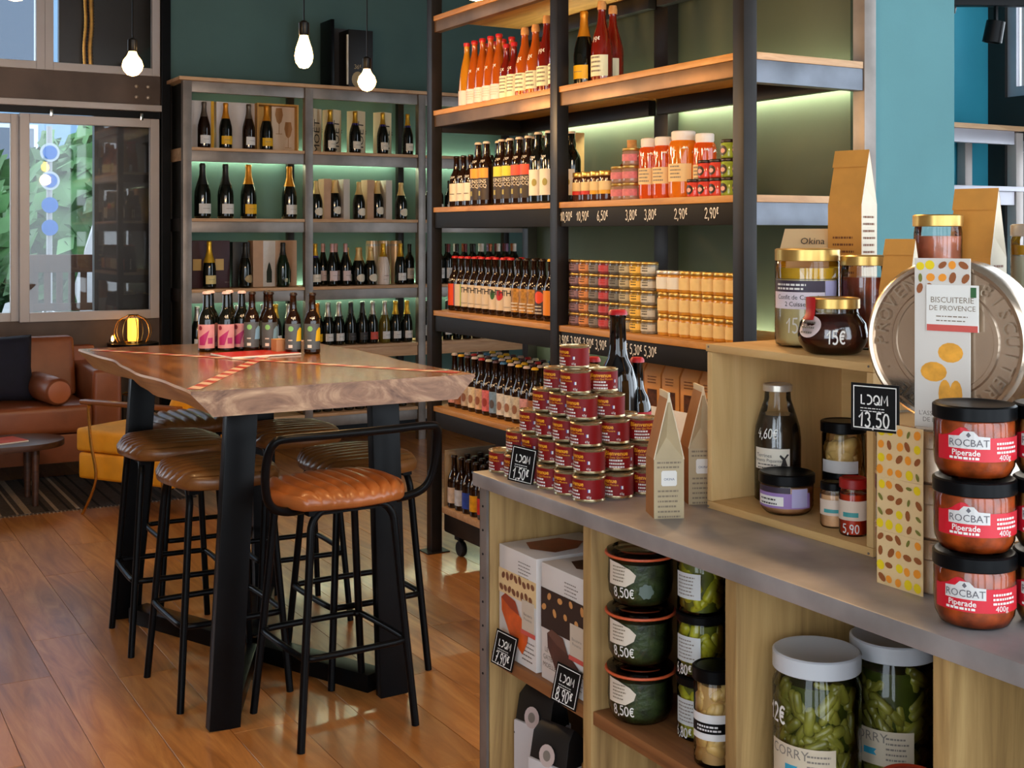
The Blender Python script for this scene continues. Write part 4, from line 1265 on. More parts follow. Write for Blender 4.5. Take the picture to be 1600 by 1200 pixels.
def price_tag(loc, rotz, tilt, w, h, s, label, lean=0.0):
    t = thing('price_tag', label, 'price tag', loc, (tilt, lean, rotz), 'black price tags')
    part('card', MB().box(-w / 2, w / 2, -0.001, 0.001, 0, h), mat('tag_black', (12, 12, 13), 0.45, spec=0.2), t)
    b = MB()
    q = 0.02 * w
    e = 0.05 * w
    for a in ((-w / 2 + e, w / 2 - e, e, e + q), (-w / 2 + e, w / 2 - e, h - e - q, h - e), (-w / 2 + e, -w / 2 + e + q, e, h - e), (w / 2 - e - q, w / 2 - e, e, h - e)):
        b.add([(a[0], -0.0014, a[2]), (a[1], -0.0014, a[2]), (a[1], -0.0014, a[3]), (a[0], -0.0014, a[3])], [(0, 1, 2, 3)])
    part('border', b, WHITE, t, 0, 0)
    b = MB()
    flat(b, strokes2d('LDQM', 0.17), (0, -0.0014, h * 0.56), (1, 0, 0), (0, 0, 1), w * 0.165, h * 0.2)
    v, f = dashes(2, 1.0, 0.3, 3)
    flat(b, ([(p * w * 0.6, q_ * h * 0.06) for p, q_ in v], f), (0, -0.0014, h * 0.47), (1, 0, 0), (0, 0, 1), 1)
    part('logo', b, WHITE, t, 0, 0)
    b = MB()
    flat(b, strokes2d(s, 0.14), (0, -0.0014, h * 0.09), (1, 0, 0), (0, 0, 1), w * 0.22, h * 0.3)
    part('price_writing', b, WHITE, t, 0, 0)


# ---- pyramid of red tins
R_, H_ = 0.031, 0.0452
prof = [(0.93, 0.03), (1.0, 0.0), (1.03, 0.02), (1.0, 0.07), (0.985, 0.09), (0.985, 0.91), (1.0, 0.93), (1.03, 0.97), (1.0, 1.0), (0.93, 0.99), (0.92, 0.95), (0, 0.95)]
pf = [(r * R_, z * H_) for r, z in prof]
TINM = mat('tin_metal', (196, 178, 140), 0.25, 0.85)
P = dict(body=MB().lathe(pf, 28).mesh('can', TINM), parts=[], R=R_, H=H_, pf=[(R_ * 0.985, 0), (R_ * 0.985, H_)], n=28)
_P['can'] = P
k = extra(P, 'label', MB().wrap(R_ * 0.992, -PI, PI, 0.10 * H_, 0.90 * H_, 28), mat('maroon_label', (128, 12, 14), 0.5, 0, spec=0.25))
for a in (0.15, 3.3):
    m1, m2 = MB(), MB()
    curl(m1, text2d('Bienvenue', 0.03), R_ * 1.0, a - 0.25, 0.65 * H_, 0.0085)
    curl(m1, text2d('en Zone Qui Montre'), R_ * 1.0, a - 0.15, 0.52 * H_, 0.0042)
    v, f = dashes(3, 1.0, 0.5, 4)
    curl(m2, ([(p * 0.032, q * 0.0062) for p, q in v], f), R_ * 1.0, a - 0.2, 0.40 * H_, 1)
    curl(m2, rect2d(0.005, 0.006), R_ * 1.0, a + 0.85, 0.46 * H_, 1)
    curl(m2, text2d('65g'), R_ * 1.0, a + 0.85, 0.16 * H_, 0.0045)
    extra(P, 'yellow_lettering', m1, mat('yellow_ink', (246, 170, 30), 0.5), k, 0)
    extra(P, 'white_lettering', m2, WHITE, k, 0)
    extra(P, 'flag', curl(MB(), off(rect2d(0.0016, 0.006), -0.0017, 0), R_ * 1.004, a + 0.85, 0.46 * H_, 1), mat('flag_blue', (40, 60, 150), 0.5), k, 0)
lay = [(6, 3, 1.972, 1.300), (5, 3, 2.003, 1.322), (4, 3, 2.036, 1.336), (3, 2, 2.075, 1.352), (2, 2, 2.120, 1.366), (1, 1, 2.165, 1.392)]
for L, (n, m_, y0, x0) in enumerate(lay):
    for i in range(n):
        for j in range(m_):
            rot = -PI / 2 + random.uniform(-0.15, 0.15) + (0.0 if j == 0 else random.choice((0.2, 1.0, 0.4)))
            put('can', 'tin_can', x0 + 0.0655 * j, y0 + 0.0655 * i, CH_ + 0.0454 * L, rot, 'red tin in the pyramid: layer %s up, row %s deep, %s from near end' % (('one', 'two', 'three', 'four', 'five', 'six')[L], ('one', 'two', 'three', 'four')[j], ORD[i]), 'can', 'pyramid of red tins')
price_tag((1.262, 2.165, CH_ + 0.001), -PI / 2 + 0.45, -0.12, 0.060, 0.072, '1,50$', 'black price tag reading 1,50 in front of the tin pyramid', 0.1)

# ---- big dark bottles with red caps
for kk, R, H, lm in (('big', 0.043, 0.335, None), ('mid', 0.031, 0.228, mat('scarlet_label', (200, 24, 40), 0.45))):
    P = proto(kk, 'beer', R, H, mat('black_bottle_glass', (6, 6, 8), 0.05, 0, coat=0.4), 32)
    crown_cap(P, REDC)
    v = []
    if lm:
        k = lab(P, 0.08, 0.50, 1.3, lm)
        lab(P, 0.12, 0.40, 0.45, mat('grey_panel', (150, 146, 148), 0.5), 'grey_panel', 0, k, 0.0014)
        decal(P, text2d('0 G'), 0, 0.30, 0.018, REDC, 'lettering', k, 0.002)
put('big', 'beer_bottle', 1.535, 2.215, CH_, -1.0, 'tall black bottle with red cap behind the tin pyramid', 'bottle')
put('mid', 'beer_bottle', 1.600, 2.235, CH_, -0.6, 'black bottle with scarlet label and red cap beside the tall one', 'bottle')
put('mid', 'beer_bottle', 1.522, 2.290, CH_, -0.75, 'black bottle with scarlet label half hidden behind the tall one', 'bottle')
put('mid', 'beer_bottle', 1.62, 2.20, CH_, -0.3, 'small black bottle with red cap, rearmost behind the tall one', 'bottle') if False else None


# ---- kraft gable bags
KW_ = mat('cream_paper_edge', (222, 208, 176), 0.6)


def gable_bag(name, loc, rotz, w, d, h, hs, front, side, label, lines=(), logo=True, clip=False):
    t = thing(name, label, 'bag', loc, rotz, 'kraft bags')
    x, y = w / 2, d / 2
    hf = hs
    part('body', MB().add([(-x, -y, 0), (x, -y, 0), (x, y, 0), (-x, y, 0), (-x, -y, hf), (x, -y, hf), (x, y, hf), (-x, y, hf)], [(3, 2, 1, 0), (0, 1, 5, 4), (1, 2, 6, 5), (2, 3, 7, 6), (3, 0, 4, 7)]), side, t, 0, 0)
    # gable: the two sides lean together into a ridge, the printed ends fold in
    g = MB()
    g.add([(-x, y, hf), (-x, -y, hf), (0, -y, h), (0, y, h)], [(0, 1, 2, 3)], 1)
    g.add([(x, -y, hf), (x, y, hf), (0, y, h), (0, -y, h)], [(0, 1, 2, 3)], 1)
    for s in (-1, 1):
        e = y * s
        g.add([(-x, e, hf), (x, e, hf), (0, e * 0.45, hf + (h - hf) * 0.32), (0, e, h)], [(0, 2, 3), (2, 1, 3), (0, 1, 2)], 0)
    part('gable', g, [front, side], t, 0, 0)
    part('fold', MB().box(-0.002, 0.002, -y * 1.02, y * 1.02, h - 0.014, h + 0.003), KW_, t, 0.0008)
    for s in (-1, 1):
        part('seam', MB().bar((s * x, -y - 0.0006, hf), (0, -y - 0.0006, h), 0.0016, 0.0016), KW_, t)
    part('front_panel', MB().box(-x, x, -y - 0.001, -y - 0.0002, 0, hf), front, t, 0, 0)
    b = MB()
    z = hf * 0.93
    v, f = dashes(2, 1.0, 0.4, 2)
    flat(b, ([(p * w * 0.8, q * 0.008) for p, q in v], f), (0, -y - 0.0016, z), (1, 0, 0), (0, 0, 1), 1)
    v, f = dashes(6, 1.0, 0.35, 5)
    flat(b, ([(p * w * 0.75, q * 0.009) for p, q in v], f), (0, -y - 0.0016, hf * 0.45), (1, 0, 0), (0, 0, 1), 1)
    part('print', b, mat('taupe_print', (134, 118, 96), 0.6), t, 0, 0)
    if logo:
        b = MB().add([(-.012, -y - .0015, 0), (.012, -y - .0015, 0), (.014, -y - .0015, .003), (.014, -y - .0015, .024), (.012, -y - .0015, .027), (-.012, -y - .0015, .027), (-.014, -y - .0015, .024), (-.014, -y - .0015, .003)], [tuple(range(8))])
        lg = part('sticker', b, WHITE, t, 0, 0, (0, 0, hf * 0.55))
        b = flat(MB(), text2d('OKINA'), (0, -y - 0.0018, 0.010), (1, 0, 0), (0, 0, 1), 0.0045)
        part('lettering', b, mat('slate_print', (70, 78, 110), 0.6), lg, 0, 0)
    return t


KF = mat('beige_kraft', (186, 166, 130), 0.6, 0, 0.05, 25)
KS = mat('brown_kraft', (170, 112, 60), 0.6, 0, 0.08, 25)
gable_bag('kraft_bag', (1.345, 1.795, CH_), -0.40, 0.054, 0.062, 0.218, 0.104, KF, KS, 'beige gable-topped paper bag nearest the tin pyramid')
gable_bag('kraft_bag', (1.470, 1.856, CH_), -0.40, 0.056, 0.062, 0.215, 0.104, KF, KS, 'beige gable-topped paper bag against the pine crate')


# ---- pine crates
def crate(name, loc, wy, dx, h, label, th=0.014):
    t = thing(name, label, 'crate', loc)
    part('floor_board', MB().box(0, dx, 0, wy, 0, th), CRATEW, t, 0.002)
    part('top_board', MB().box(-0.002, dx, -0.002, wy + 0.002, h - th, h), CRATEW, t, 0.002)
    part('side_board', MB().box(0, dx, 0, th, th + 0.0003, h - th - 0.0003), CRATEV, t, 0.002)
    part('side_board', MB().box(0, dx, wy - th, wy, th + 0.0003, h - th - 0.0003), CRATEV, t, 0.002)
    part('back_board', MB().box(dx - 0.01, dx - 0.0005, th, wy - th, th, h - th), CRATEW, t)
    nm = MB().lathe([(0.002, 0), (0.002, 0.0008), (0, 0.0008)], 8).mesh('nail', STEEL)
    for yy in (0.007, wy - 0.007):
        for zz in (0.005, h - 0.005):
            obj('nail', nm, t, (-0.0025, yy, zz), (0, -PI / 2, 0))
    return t


crate('pine_crate', (1.445, 1.395, CH_), 0.405, 0.33, 0.30, 'pale pine crate lying on its side on the counter, holding jars')
crate('pine_crate', (1.62, 1.10, CH_), 0.28, 0.22, 0.30, 'pale pine crate mostly hidden behind the round biscuit tin')
CT = CH_ + 0.30 + 0.0005
CF = CH_ + 0.0145


def rnd_pieces(n, R, z0, z1, size, asp, m, seed, name='contents'):
    """loose contents packed against the glass: capsule-like pieces in one mesh"""
    rd = random.Random(seed)
    mb = MB()
    base = MB().lathe([(0, -1), (0.62, -0.93), (0.95, -0.72), (1, 0), (0.95, 0.72), (0.62, 0.93), (0, 1)], 8)
    for i in range(n):
        s = size * rd.uniform(0.8, 1.2)
        rr = (R - s) * math.sqrt(rd.uniform(0.55, 1.0))
        a = rd.uniform(0, 2 * PI)
        zc = rd.uniform(z0 + s, z1 - s)
        rot = Matrix.Rotation(rd.uniform(-0.9, 0.9), 3, 'X') @ Matrix.Rotation(rd.uniform(0, PI), 3, 'Z')
        if rd.random() < 0.3:
            rot = Matrix.Rotation(PI / 2, 3, 'X') @ Matrix.Rotation(rd.uniform(0, PI), 3, 'Y')
        M = Matrix.Rotation(a + PI / 2, 3, 'Z') @ Matrix.Rotation(rd.uniform(-1.2, 1.2), 3, 'Y')
        pts = []
        for p in base.v:
            q = M @ Vector((p[0] * s, p[1] * s, p[2] * s * asp))
            q = Vector((rr * math.cos(a) + q.x, rr * math.sin(a) + q.y, min(max(zc + q.z, z0), z1)))
            h = math.hypot(q.x, q.y)
            if h > R:
                q.x *= R / h
                q.y *= R / h
            pts.append(q)
        mb.add(pts, base.f)
    return mb


def glass_jar(name, loc, rot, prof, label, lidprof, lidm, fill=None, fillm=None, pieces=None, cat='jar', group=None, n=36):
    t = thing(name, label, cat, loc, rot, group)
    part('glass', MB().lathe(prof, n), GLASS, t, 0, 60)
    if fill:
        part('contents', MB().lathe(fill, n), fillm, t, 0, 60)
    if pieces:
        part('pieces', pieces[0], pieces[1], t, 0, 60)['kind'] = 'stuff'
    if lidprof:
        part('lid', MB().lathe(lidprof, n), lidm, t, 0, 35)
    return t


def patch(t, name, r, a0, a1, z0, z1, m, par=None, n=14):
    return part(name, MB().wrap(r, a0, a1, z0, z1, n), m, par or t, 0, 60)


def jl(R, z, h, over=0.002):
    return [(R + over * .6, z), (R + over, z + 0.001), (R + over, z + h - 0.002), (R - 0.001, z + h), (R * 0.88, z + h - 0.0006), (R * 0.85, z + h - 0.0015), (0, z + h - 0.0015)]


LABV = mat('lilac_label', (150, 118, 178), 0.5)
LABD = mat('aubergine_label', (54, 40, 58), 0.5)
AM = -PI / 2 + 0.62      # facing between the aisle and the camera
# confit jar
t = glass_jar('confit_jar', (1.572, 1.675, CT), AM, [(0.050, 0), (0.056, 0.004), (0.057, 0.012), (0.057, 0.150), (0.054, 0.156), (0.054, 0.172)], 'large gold-lidded jar of pale confit on top of the pine crate', jl(0.055, 0.152, 0.022), GOLDL, [(0.048, 0.003), (0.0545, 0.008), (0.0555, 0.014), (0.0555, 0.120), (0.0, 0.121)], mat('pale_fat', (206, 186, 128), 0.35, 0, 0.08, 12, coat=0.3))
part('oil_layer', MB().lathe([(0.0555, 0.1212), (0.0555, 0.140), (0, 0.140)], 30), mat('yellow_oil', (206, 160, 30), 0.1, coat=0.5), t)
lb = patch(t, 'label', 0.0575, -1.1, 0.75, 0.098, 0.118, LABD)
patch(t, 'label_side', 0.0575, 0.76, 1.25, 0.080, 0.118, mat('pale_lilac_label', (176, 170, 206), 0.5), lb)
patch(t, 'label_lower', 0.0575, -1.1, 0.75, 0.068, 0.0978, mat('pale_pink_label', (224, 210, 216), 0.5), lb)
b = curl(MB(), text2d('Confit de Canard'), 0.0581, -0.15, 0.085, 0.0085)
curl(b, text2d('2 Cuisses'), 0.0581, -0.15, 0.073, 0.0085)
part('lettering', b, INK, lb, 0, 0)
v, f = dashes(2, 1, .5, 2)
part('small_print', curl(MB(), ([(p * 0.06, q * 0.007) for p, q in v], f), 0.0581, -0.35, 0.109, 1), WHITE, lb, 0, 0)
part('price_writing', curl(MB(), strokes2d('15', 0.12), 0.0579, -0.25, 0.026, 0.020, 0.026), WHITE, t, 0, 0)
# round-bellied jar in front
BELLY = [(0.036, 0), (0.046, 0.004), (0.056, 0.020), (0.058, 0.032), (0.054, 0.052), (0.044, 0.066), (0.042, 0.072), (0.042, 0.078)]
PRUNE = mat('dark_prune', (60, 18, 10), 0.15, 0, 0.7, 35, coat=0.6)
t = glass_jar('prune_jar', (1.507, 1.545, CT), AM, BELLY, 'round-bellied jar of dark fruit with red seal strip, on the crate edge', jl(0.0425, 0.076, 0.018), GOLDL, [(r - 0.002, max(z, 0.003)) for r, z in BELLY[:6]], PRUNE)
lb = part('label', MB().add([(1, 1, 1)] * 0, []) if False else curl(MB(), disc2d(0.024, 0.018, 24), lambda z: 0.0592 - max(0, z - 0.036) * 0.42, -0.62, 0.047, 1), mat('blush_label', (226, 204, 200), 0.5), t, 0, 60)
v, f = dashes(3, 1, .4, 6)
part('small_print', curl(MB(), ([(p * 0.03, q * 0.008) for p, q in v], f), lambda z: 0.0600 - max(0, z - 0.036) * 0.42, -0.62, 0.052, 1), GREY, lb, 0, 0)
part('red_seal', MB().wrap(0, -0.95, -0.45, 0.058, 0.0955, 6, 0, lambda z: 0.0475 + max(0, 0.07 - z) * 0.5, 4), REDC, t, 0, 60)
part('price_writing', curl(MB(), strokes2d('15E', 0.15), 0.0592, 0.28, 0.020, 0.016, 0.022), WHITE, t, 0, 0)
# dark jar and stacked jars behind
t = glass_jar('dark_jar', (1.625, 1.588, CT), AM, [(0.036, 0), (0.041, 0.004), (0.041, 0.135), (0.039, 0.15)], 'gold-lidded jar of dark red meat behind the round-bellied jar', jl(0.040, 0.145, 0.018), GOLDL, [(0.038, 0.004), (0.0395, 0.008), (0.0395, 0.125), (0, 0.126)], mat('red_meat', (112, 40, 20), 0.2, 0, 0.6, 30, coat=0.5))
for j in range(2):
    t = glass_jar('meat_jar', (1.665, 1.462, CT + j * 0.1165), AM, [(0.034, 0), (0.039, 0.004), (0.039, 0.085), (0.037, 0.10)], ('lower', 'upper')[j] + ' jar of pinkish meat stacked behind the biscuit tin', jl(0.039, 0.096, 0.020), GOLDL, [(0.036, 0.004), (0.0375, 0.008), (0.0375, 0.080), (0, 0.081)], mat('pink_meat', (186, 112, 84), 0.25, 0, 0.35, 30, coat=0.4), group='stacked meat jars')
t = glass_jar('fat_jar', (1.735, 1.315, CT), AM, [(0.040, 0), (0.046, 0.005), (0.046, 0.19), (0.043, 0.20)], 'pale jar of white fat with yellow oil at the picture edge', jl(0.044, 0.196, 0.02), mat('silver_lid', (206, 198, 184), 0.3, 0.6), [(0.044, 0.004), (0.0445, 0.01), (0.0445, 0.165), (0, 0.166)], mat('white_fat', (206, 212, 190), 0.35, 0, 0.05, 10, coat=0.3))
part('oil_layer', MB().lathe([(0.0445, 0.1665), (0.0445, 0.182), (0, 0.182)], 30), mat('yellow_oil', (206, 160, 30), 0.1, coat=0.5), t)
KO = mat('amber_kraft', (206, 140, 58), 0.6, 0, 0.08, 25)
KW = mat('cream_paper', (226, 214, 190), 0.6, 0, 0.04, 25)


def tall_bag(loc, rotz, w, d, h, hs, label, front=KO, side=KW, flap=True):
    t = thing('kraft_bag', label, 'bag', loc, rotz, 'amber kraft bags')
    x, y = w / 2, d / 2
    part('body', MB().add([(-x, -y, 0), (x, -y, 0), (x, y, 0), (-x, y, 0), (-x, -y, hs), (x, -y, hs), (x, y, hs), (-x, y, hs)], [(3, 2, 1, 0), (0, 1, 5, 4), (1, 2, 6, 5), (2, 3, 7, 6), (3, 0, 4, 7)]), side, t, 0, 0)
    g = MB().add([(-x, -y, hs), (x, -y, hs), (x, 0, h), (-x, 0, h)], [(0, 1, 2, 3)])
    g.add([(x, y, hs), (-x, y, hs), (-x, 0.001, h), (x, 0.001, h)], [(0, 1, 2, 3)])
    for s in (-1, 1):
        e = x * s
        g.add([(e, -y, hs), (e, y, hs), (e * 0.8, 0, hs + (h - hs) * 0.3), (e, 0, h)], [(0, 2, 3), (2, 1, 3), (0, 1, 2)], 1)
    part('gable', g, [front, side], t, 0, 0)
    part('front_panel', MB().box(-x, x, -y - 0.001, -y - 0.0002, 0, hs), front, t, 0, 0)
    if flap:
        fx = MB().add([(-x * 1.03, -y * 0.30 - 0.003, h - 0.30 * (h - hs)), (x * 1.03, -y * 0.30 - 0.003, h - 0.30 * (h - hs)), (x * 1.03, -0.002, h + 0.002), (-x * 1.03, -0.002, h + 0.002)], [(0, 1, 2, 3)])
        part('flap', fx, front, t, 0, 0)
    b = MB()
    v, f = dashes(8, 1, .3, 7)
    flat(b, ([(p * w * 0.7, q * 0.013) for p, q in v], f), (0, -y - 0.0015, hs * 0.75), (1, 0, 0), (0, 0, 1), 1)
    flat(b, ([(p * d * 0.8, q * 0.013) for p, q in v], f), (x + 0.0005, 0, hs * 0.9), (0, 1, 0), (0, 0, 1), 1)
    part('print', b, mat('brown_print', (120, 66, 24), 0.6), t, 0, 0)
    return t


tall_bag((1.72, 1.712, CT), -PI / 2 + 0.25, 0.070, 0.055, 0.355, 0.255, 'tallest amber kraft bag on the crate, before the teal pillar')
tall_bag((1.735, 1.44, CT), -PI / 2 + 0.25, 0.075, 0.06, 0.275, 0.16, 'amber kraft bag behind the biscuit tin, at the window side')
tall_bag((1.545, 1.432, CT), -PI / 2 + 0.3, 0.05, 0.05, 0.19, 0.11, 'small amber kraft bag peeking over the biscuit tin')
t = thing('kraft_bag', 'folded kraft bag handwritten Okina behind the confit jar', 'bag', (1.680, 1.772, CT), -PI / 2 + 0.62)
part('body', MB().box(-0.062, 0.062, -0.02, 0.03, 0, 0.165), mat('kraft', (206, 160, 104), 0.65), t, 0.002)
g = MB().add([(-.062, -.02, .165), (.062, -.02, .165), (.056, .004, .210), (-.056, .004, .210)], [(0, 1, 2, 3)]).add([(.062, .03, .165), (-.062, .03, .165), (-.056, .006, .210), (.056, .006, .210)], [(0, 1, 2, 3)]).add([(.062, -.02, .165), (.062, .03, .165), (.056, .005, .210)], [(0, 1, 2)]).add([(-.062, .03, .165), (-.062, -.02, .165), (-.056, .005, .210)], [(0, 1, 2)])
part('gable', g, mat('tan_kraft', (216, 178, 128), 0.6), t, 0, 0)
b = flat(MB(), text2d('Okina'), (0, -0.0165, 0.181), (1, 0, 0), (0, 0.45, 0.9), 0.014)
part('handwriting', b, INK, t, 0, 0)

# ---- inside the pine crate
t = glass_jar('sauce_bottle', (1.556, 1.735, CF), AM, [(0.036, 0), (0.042, 0.005), (0.042, 0.115), (0.040, 0.135), (0.031, 0.165), (0.024, 0.185), (0.023, 0.203)], 'bottle of dark pepper sauce with silver cap inside the crate', jl(0.0245, 0.200, 0.013), mat('silver_lid', (206, 198, 184), 0.3, 0.6), [(0.038, 0.004), (0.0405, 0.008), (0.0405, 0.115), (0.0385, 0.135), (0.031, 0.158), (0, 0.1585)], mat('dark_brine', (46, 38, 28), 0.2, 0, 0.3, 20, coat=0.5), cat='bottle')
lb = patch(t, 'label', 0.0425, -0.9, 0.75, 0.062, 0.100, CREAM)
b = curl(MB(), text2d('Terrines'), 0.0431, -0.4, 0.084, 0.007)
curl(b, text2d('Piments Piquantes'), 0.0431, -0.22, 0.076, 0.006)
v, f = dashes(2, 1, .3, 2)
curl(b, ([(p * 0.04, q * 0.006) for p, q in v], f), 0.0431, -0.25, 0.070, 1)
curl(b, ([(-.006, -.010), (.006, -.010), (.002, .002), (.009, .010), (.005, .011), (0, .004), (-.007, .010), (-.009, .007), (-.003, .0)], [tuple(range(9))]), 0.0431, 0.50, 0.080, 1)
part('print', b, INK, lb, 0, 0)
part('price_writing', curl(MB(), strokes2d('4,60E', 0.14), lambda z: 0.0427 if z < .118 else 0.0427 - (z - .118) * 0.22, -0.25, 0.118, 0.013, 0.017), WHITE, t, 0, 0)
t = glass_jar('pate_jar', (1.505, 1.655, CF), AM, [(0.036, 0), (0.042, 0.006), (0.046, 0.014), (0.046, 0.050), (0.044, 0.054)], 'squat black-lidded jar with lilac label on the crate floor', jl(0.0465, 0.053, 0.018), BLACK, [(0.036, 0.003), (0.041, 0.007), (0.0445, 0.015), (0.0445, 0.049), (0, 0.05)], mat('pate_tan', (186, 138, 96), 0.4, 0, 0.2, 40, coat=0.3))
lb = patch(t, 'label', 0.0465, -1.2, 0.35, 0.040, 0.050, LABD)
patch(t, 'label_lilac', 0.0465, -1.2, 1.2, 0.014, 0.0398, LABV, lb)
patch(t, 'label_side', 0.0468, 0.4, 1.05, 0.016, 0.048, mat('pale_lilac_label', (176, 170, 206), 0.5), lb)
patch(t, 'label_white', 0.0468, -1.1, 0.1, 0.018, 0.034, WHITE, lb)
v, f = dashes(2, 1, .4, 9)
part('small_print', curl(MB(), ([(p * 0.04, q * 0.007) for p, q in v], f), 0.0472, -0.5, 0.027, 1), INK, lb, 0, 0)
t = glass_jar('garlic_jar', (1.64, 1.655, CF), AM, [(0.034, 0), (0.038, 0.005), (0.038, 0.125), (0.035, 0.132)], 'tall black-lidded jar of pale cloves at the back of the crate', jl(0.0385, 0.130, 0.020), BLACK, None, None, (rnd_pieces(60, 0.036, 0.004, 0.122, 0.012, 1.3, None, 3), mat('clove', (216, 178, 106), 0.4, 0, 0.15, 40)))
lb = patch(t, 'label', 0.0386, -1.0, 0.9, 0.060, 0.082, PALE)
patch(t, 'label_black', 0.0386, -1.0, 0.9, 0.040, 0.0598, BLACK, lb)
for i, (nm, x, y, r, h, fm, lm) in enumerate((('spread', 1.50, 1.535, 0.0225, 0.075, (216, 168, 122), BLACK), ('sauce', 1.487, 1.478, 0.023, 0.092, (190, 48, 14), mat('red_lid', (150, 20, 20), 0.4)))):
    t = glass_jar(nm + '_jar', (x, y, CF), AM, [(r * .9, 0), (r, 0.004), (r, h * .72), (r * .85, h * .84)], ('small jar of beige spread with teal-striped label in the crate', 'small bottle of red sauce with teal-striped label in the crate')[i], jl(r * 0.9, h * 0.82, h * 0.18), lm, [(r * .92, 0.003), (r * .94, 0.006), (r * .94, h * .72), (0, h * .73)], mat('fill_' + nm, fm, 0.25, 0, 0.25, 40, coat=0.4))
    lb = patch(t, 'label', r * 1.012, -1.3, 1.3, h * .28, h * .62, mat('pinkish_label', (222, 200, 180), 0.6))
    patch(t, 'teal_stripe', r * 1.02, -0.6, 0.5, h * .34, h * .42, mat('teal_print', (60, 150, 150), 0.5), lb)
    if i:
        part('price_writing', curl(MB(), strokes2d('5,90', 0.14), r * 1.02, 0.0, h * .06, 0.012, 0.014), WHITE, t, 0, 0)

# ---- biscuit tins
TR, TH_ = 0.115, 0.0766
TM = mat('silver_tin', (214, 194, 172), 0.24, 0.92, 0.06, 20)
PAT = [mat('lemon_print', (236, 206, 20), 0.5), mat('almond_print', (150, 84, 40), 0.5), mat('apricot_print', (240, 150, 40), 0.5), mat('olive_leaf_print', (120, 120, 50), 0.5)]
SLV = mat('sleeve_card', (228, 196, 144), 0.55, 0, 0.04, 25)
tinprof = [(TR * .97, 0), (TR, 0.003), (TR, 0.048), (TR + .0015, 0.050), (TR + .0015, 0.071), (TR + 0.0022, 0.073), (TR, TH_ - 0.001), (TR * .95, TH_), (TR * .93, TH_ - 0.003), (0, TH_ - 0.003)]


def sprinkle(w, h, n, seed):
    """painted lemons, almonds and apricots scattered over a card"""
    rd = random.Random(seed)
    out = [MB() for _ in PAT]
    c = 0.0155
    nx_, ny_ = int(w / c), int(h / c)
    for i in range(nx_):
        for j in range(ny_):
            k = rd.choice((0, 0, 1, 1, 1, 2, 2, 3))
            q = (0.0072, 0.0080, 0.0066, 0.0062)[k] * rd.uniform(0.85, 1.05)
            d = disc2d(q, q * (0.95, 0.6, 0.9, 0.45)[k], 10)
            a = rd.uniform(0, PI)
            px = -w / 2 + (i + 0.5) * w / nx_ + rd.uniform(-.0022, .0022)
            py = (j + 0.5) * h / ny_ + rd.uniform(-.0015, .0015)
            out[k].add([(px + p * math.cos(a) - r * math.sin(a), 0, py + p * math.sin(a) + r * math.cos(a)) for p, r in d[0]], d[1])
    return out


TX, TY = 1.468, 1.252
for j in range(3):
    t = thing('biscuit_tin', ('lowest', 'middle', 'highest')[j] + ' flat round biscuit tin in the stack beside the red jars', 'tin', (TX, TY, CH_ + j * (TH_ + 0.0003)), -PI / 2, 'stacked biscuit tins')
    part('tin_body', MB().lathe(tinprof, 48), TM, t, 0, 35)
    s_ = part('sleeve', MB().box(-0.042, 0.042, -TR - 0.0050, -TR - 0.0035, 0.0, TH_), SLV, t, 0, 0)
    for k, mb in enumerate(sprinkle(0.084, TH_, 26, 5 + j)):
        if mb.v:
            part('printed_fruit', mb, PAT[k], s_, 0, 0, (0, -TR - 0.0056 - 0.0003 * k, 0))['kind'] = 'stuff'
# upright tin
ang = math.atan2(-0.33, -0.945)
t = thing('biscuit_tin', 'round silver biscuit tin standing upright on its edge with embossed lettering', 'tin', (1.405, 1.222, CH_ + 3 * (TH_ + 0.0003) + 0.0035), ang + PI / 2, 'stacked biscuit tins')
# local frame: face looks along -y, centre at height TR
tb = MB().lathe([(0, 0), (TR * 0.60, 0), (TR * 0.61, -0.002), (TR * 0.66, -0.002), (TR * 0.68, 0.001), (TR * .90, 0.001), (TR * .92, -0.004), (TR * .96, -0.005), (TR, 0), (TR + 0.001, 0.004), (TR + .001, 0.024), (TR - .001, 0.026), (TR - 0.001, 0.068), (TR * .97, 0.07), (0, 0.07)], 64)
part('tin_body', tb, TM, t, 0, 35, (0, 0, TR), (-PI / 2, 0, 0))
em = MB()
txt = 'BISCUITERIE · DE · PROVENCE · '
for i, ch in enumerate(txt):
    if ch == ' ':
        continue
    a = PI * 0.28 - 2 * PI * i / len(txt)
    o = Vector((math.cos(a) * TR * 0.74, -0.004, TR + math.sin(a) * TR * 0.74))
    up = Vector((math.cos(a), 0, math.sin(a)))
    rt = Vector((math.sin(a), 0, -math.cos(a)))
    vf = text2d(ch)
    em = MB()
    for dy in (-0.0008, 0.0008):
        em.add([o + rt * p * 0.019 + up * q * 0.019 + Vector((0, dy, 0)) for p, q in vf[0]], vf[1])
    part('embossed_letter', em, mat('tin_relief', (226, 214, 196), 0.15, 0.9), t, 0, 0)
s_ = part('sleeve', MB().box(-0.040, 0.040, -0.0085, -0.007, -0.014, 2 * TR + 0.002), mat('sleeve_white', (214, 206, 196), 0.55), t, 0.0005, 0)
for k, mb in enumerate(sprinkle(0.078, 0.05, 24, 21)):
    if mb.v:
        part('printed_fruit', mb, PAT[k], s_, 0, 0, (0, -0.0089 - 0.0002 * k, 2 * TR - 0.05))['kind'] = 'stuff'
lb = part('brand_label', MB().box(-0.022, 0.052, -0.0108, -0.0088, 0.130, 0.195), WHITE, s_, 0.0004, 0)
b = flat(MB(), text2d('BISCUITERIE'), (0.015, -0.0112, 0.170), (1, 0, 0), (0, 0, 1), 0.0085)
flat(b, text2d('DE PROVENCE'), (0.015, -0.0112, 0.159), (1, 0, 0), (0, 0, 1), 0.0075)
v, f = dashes(2, 1, .25, 2)
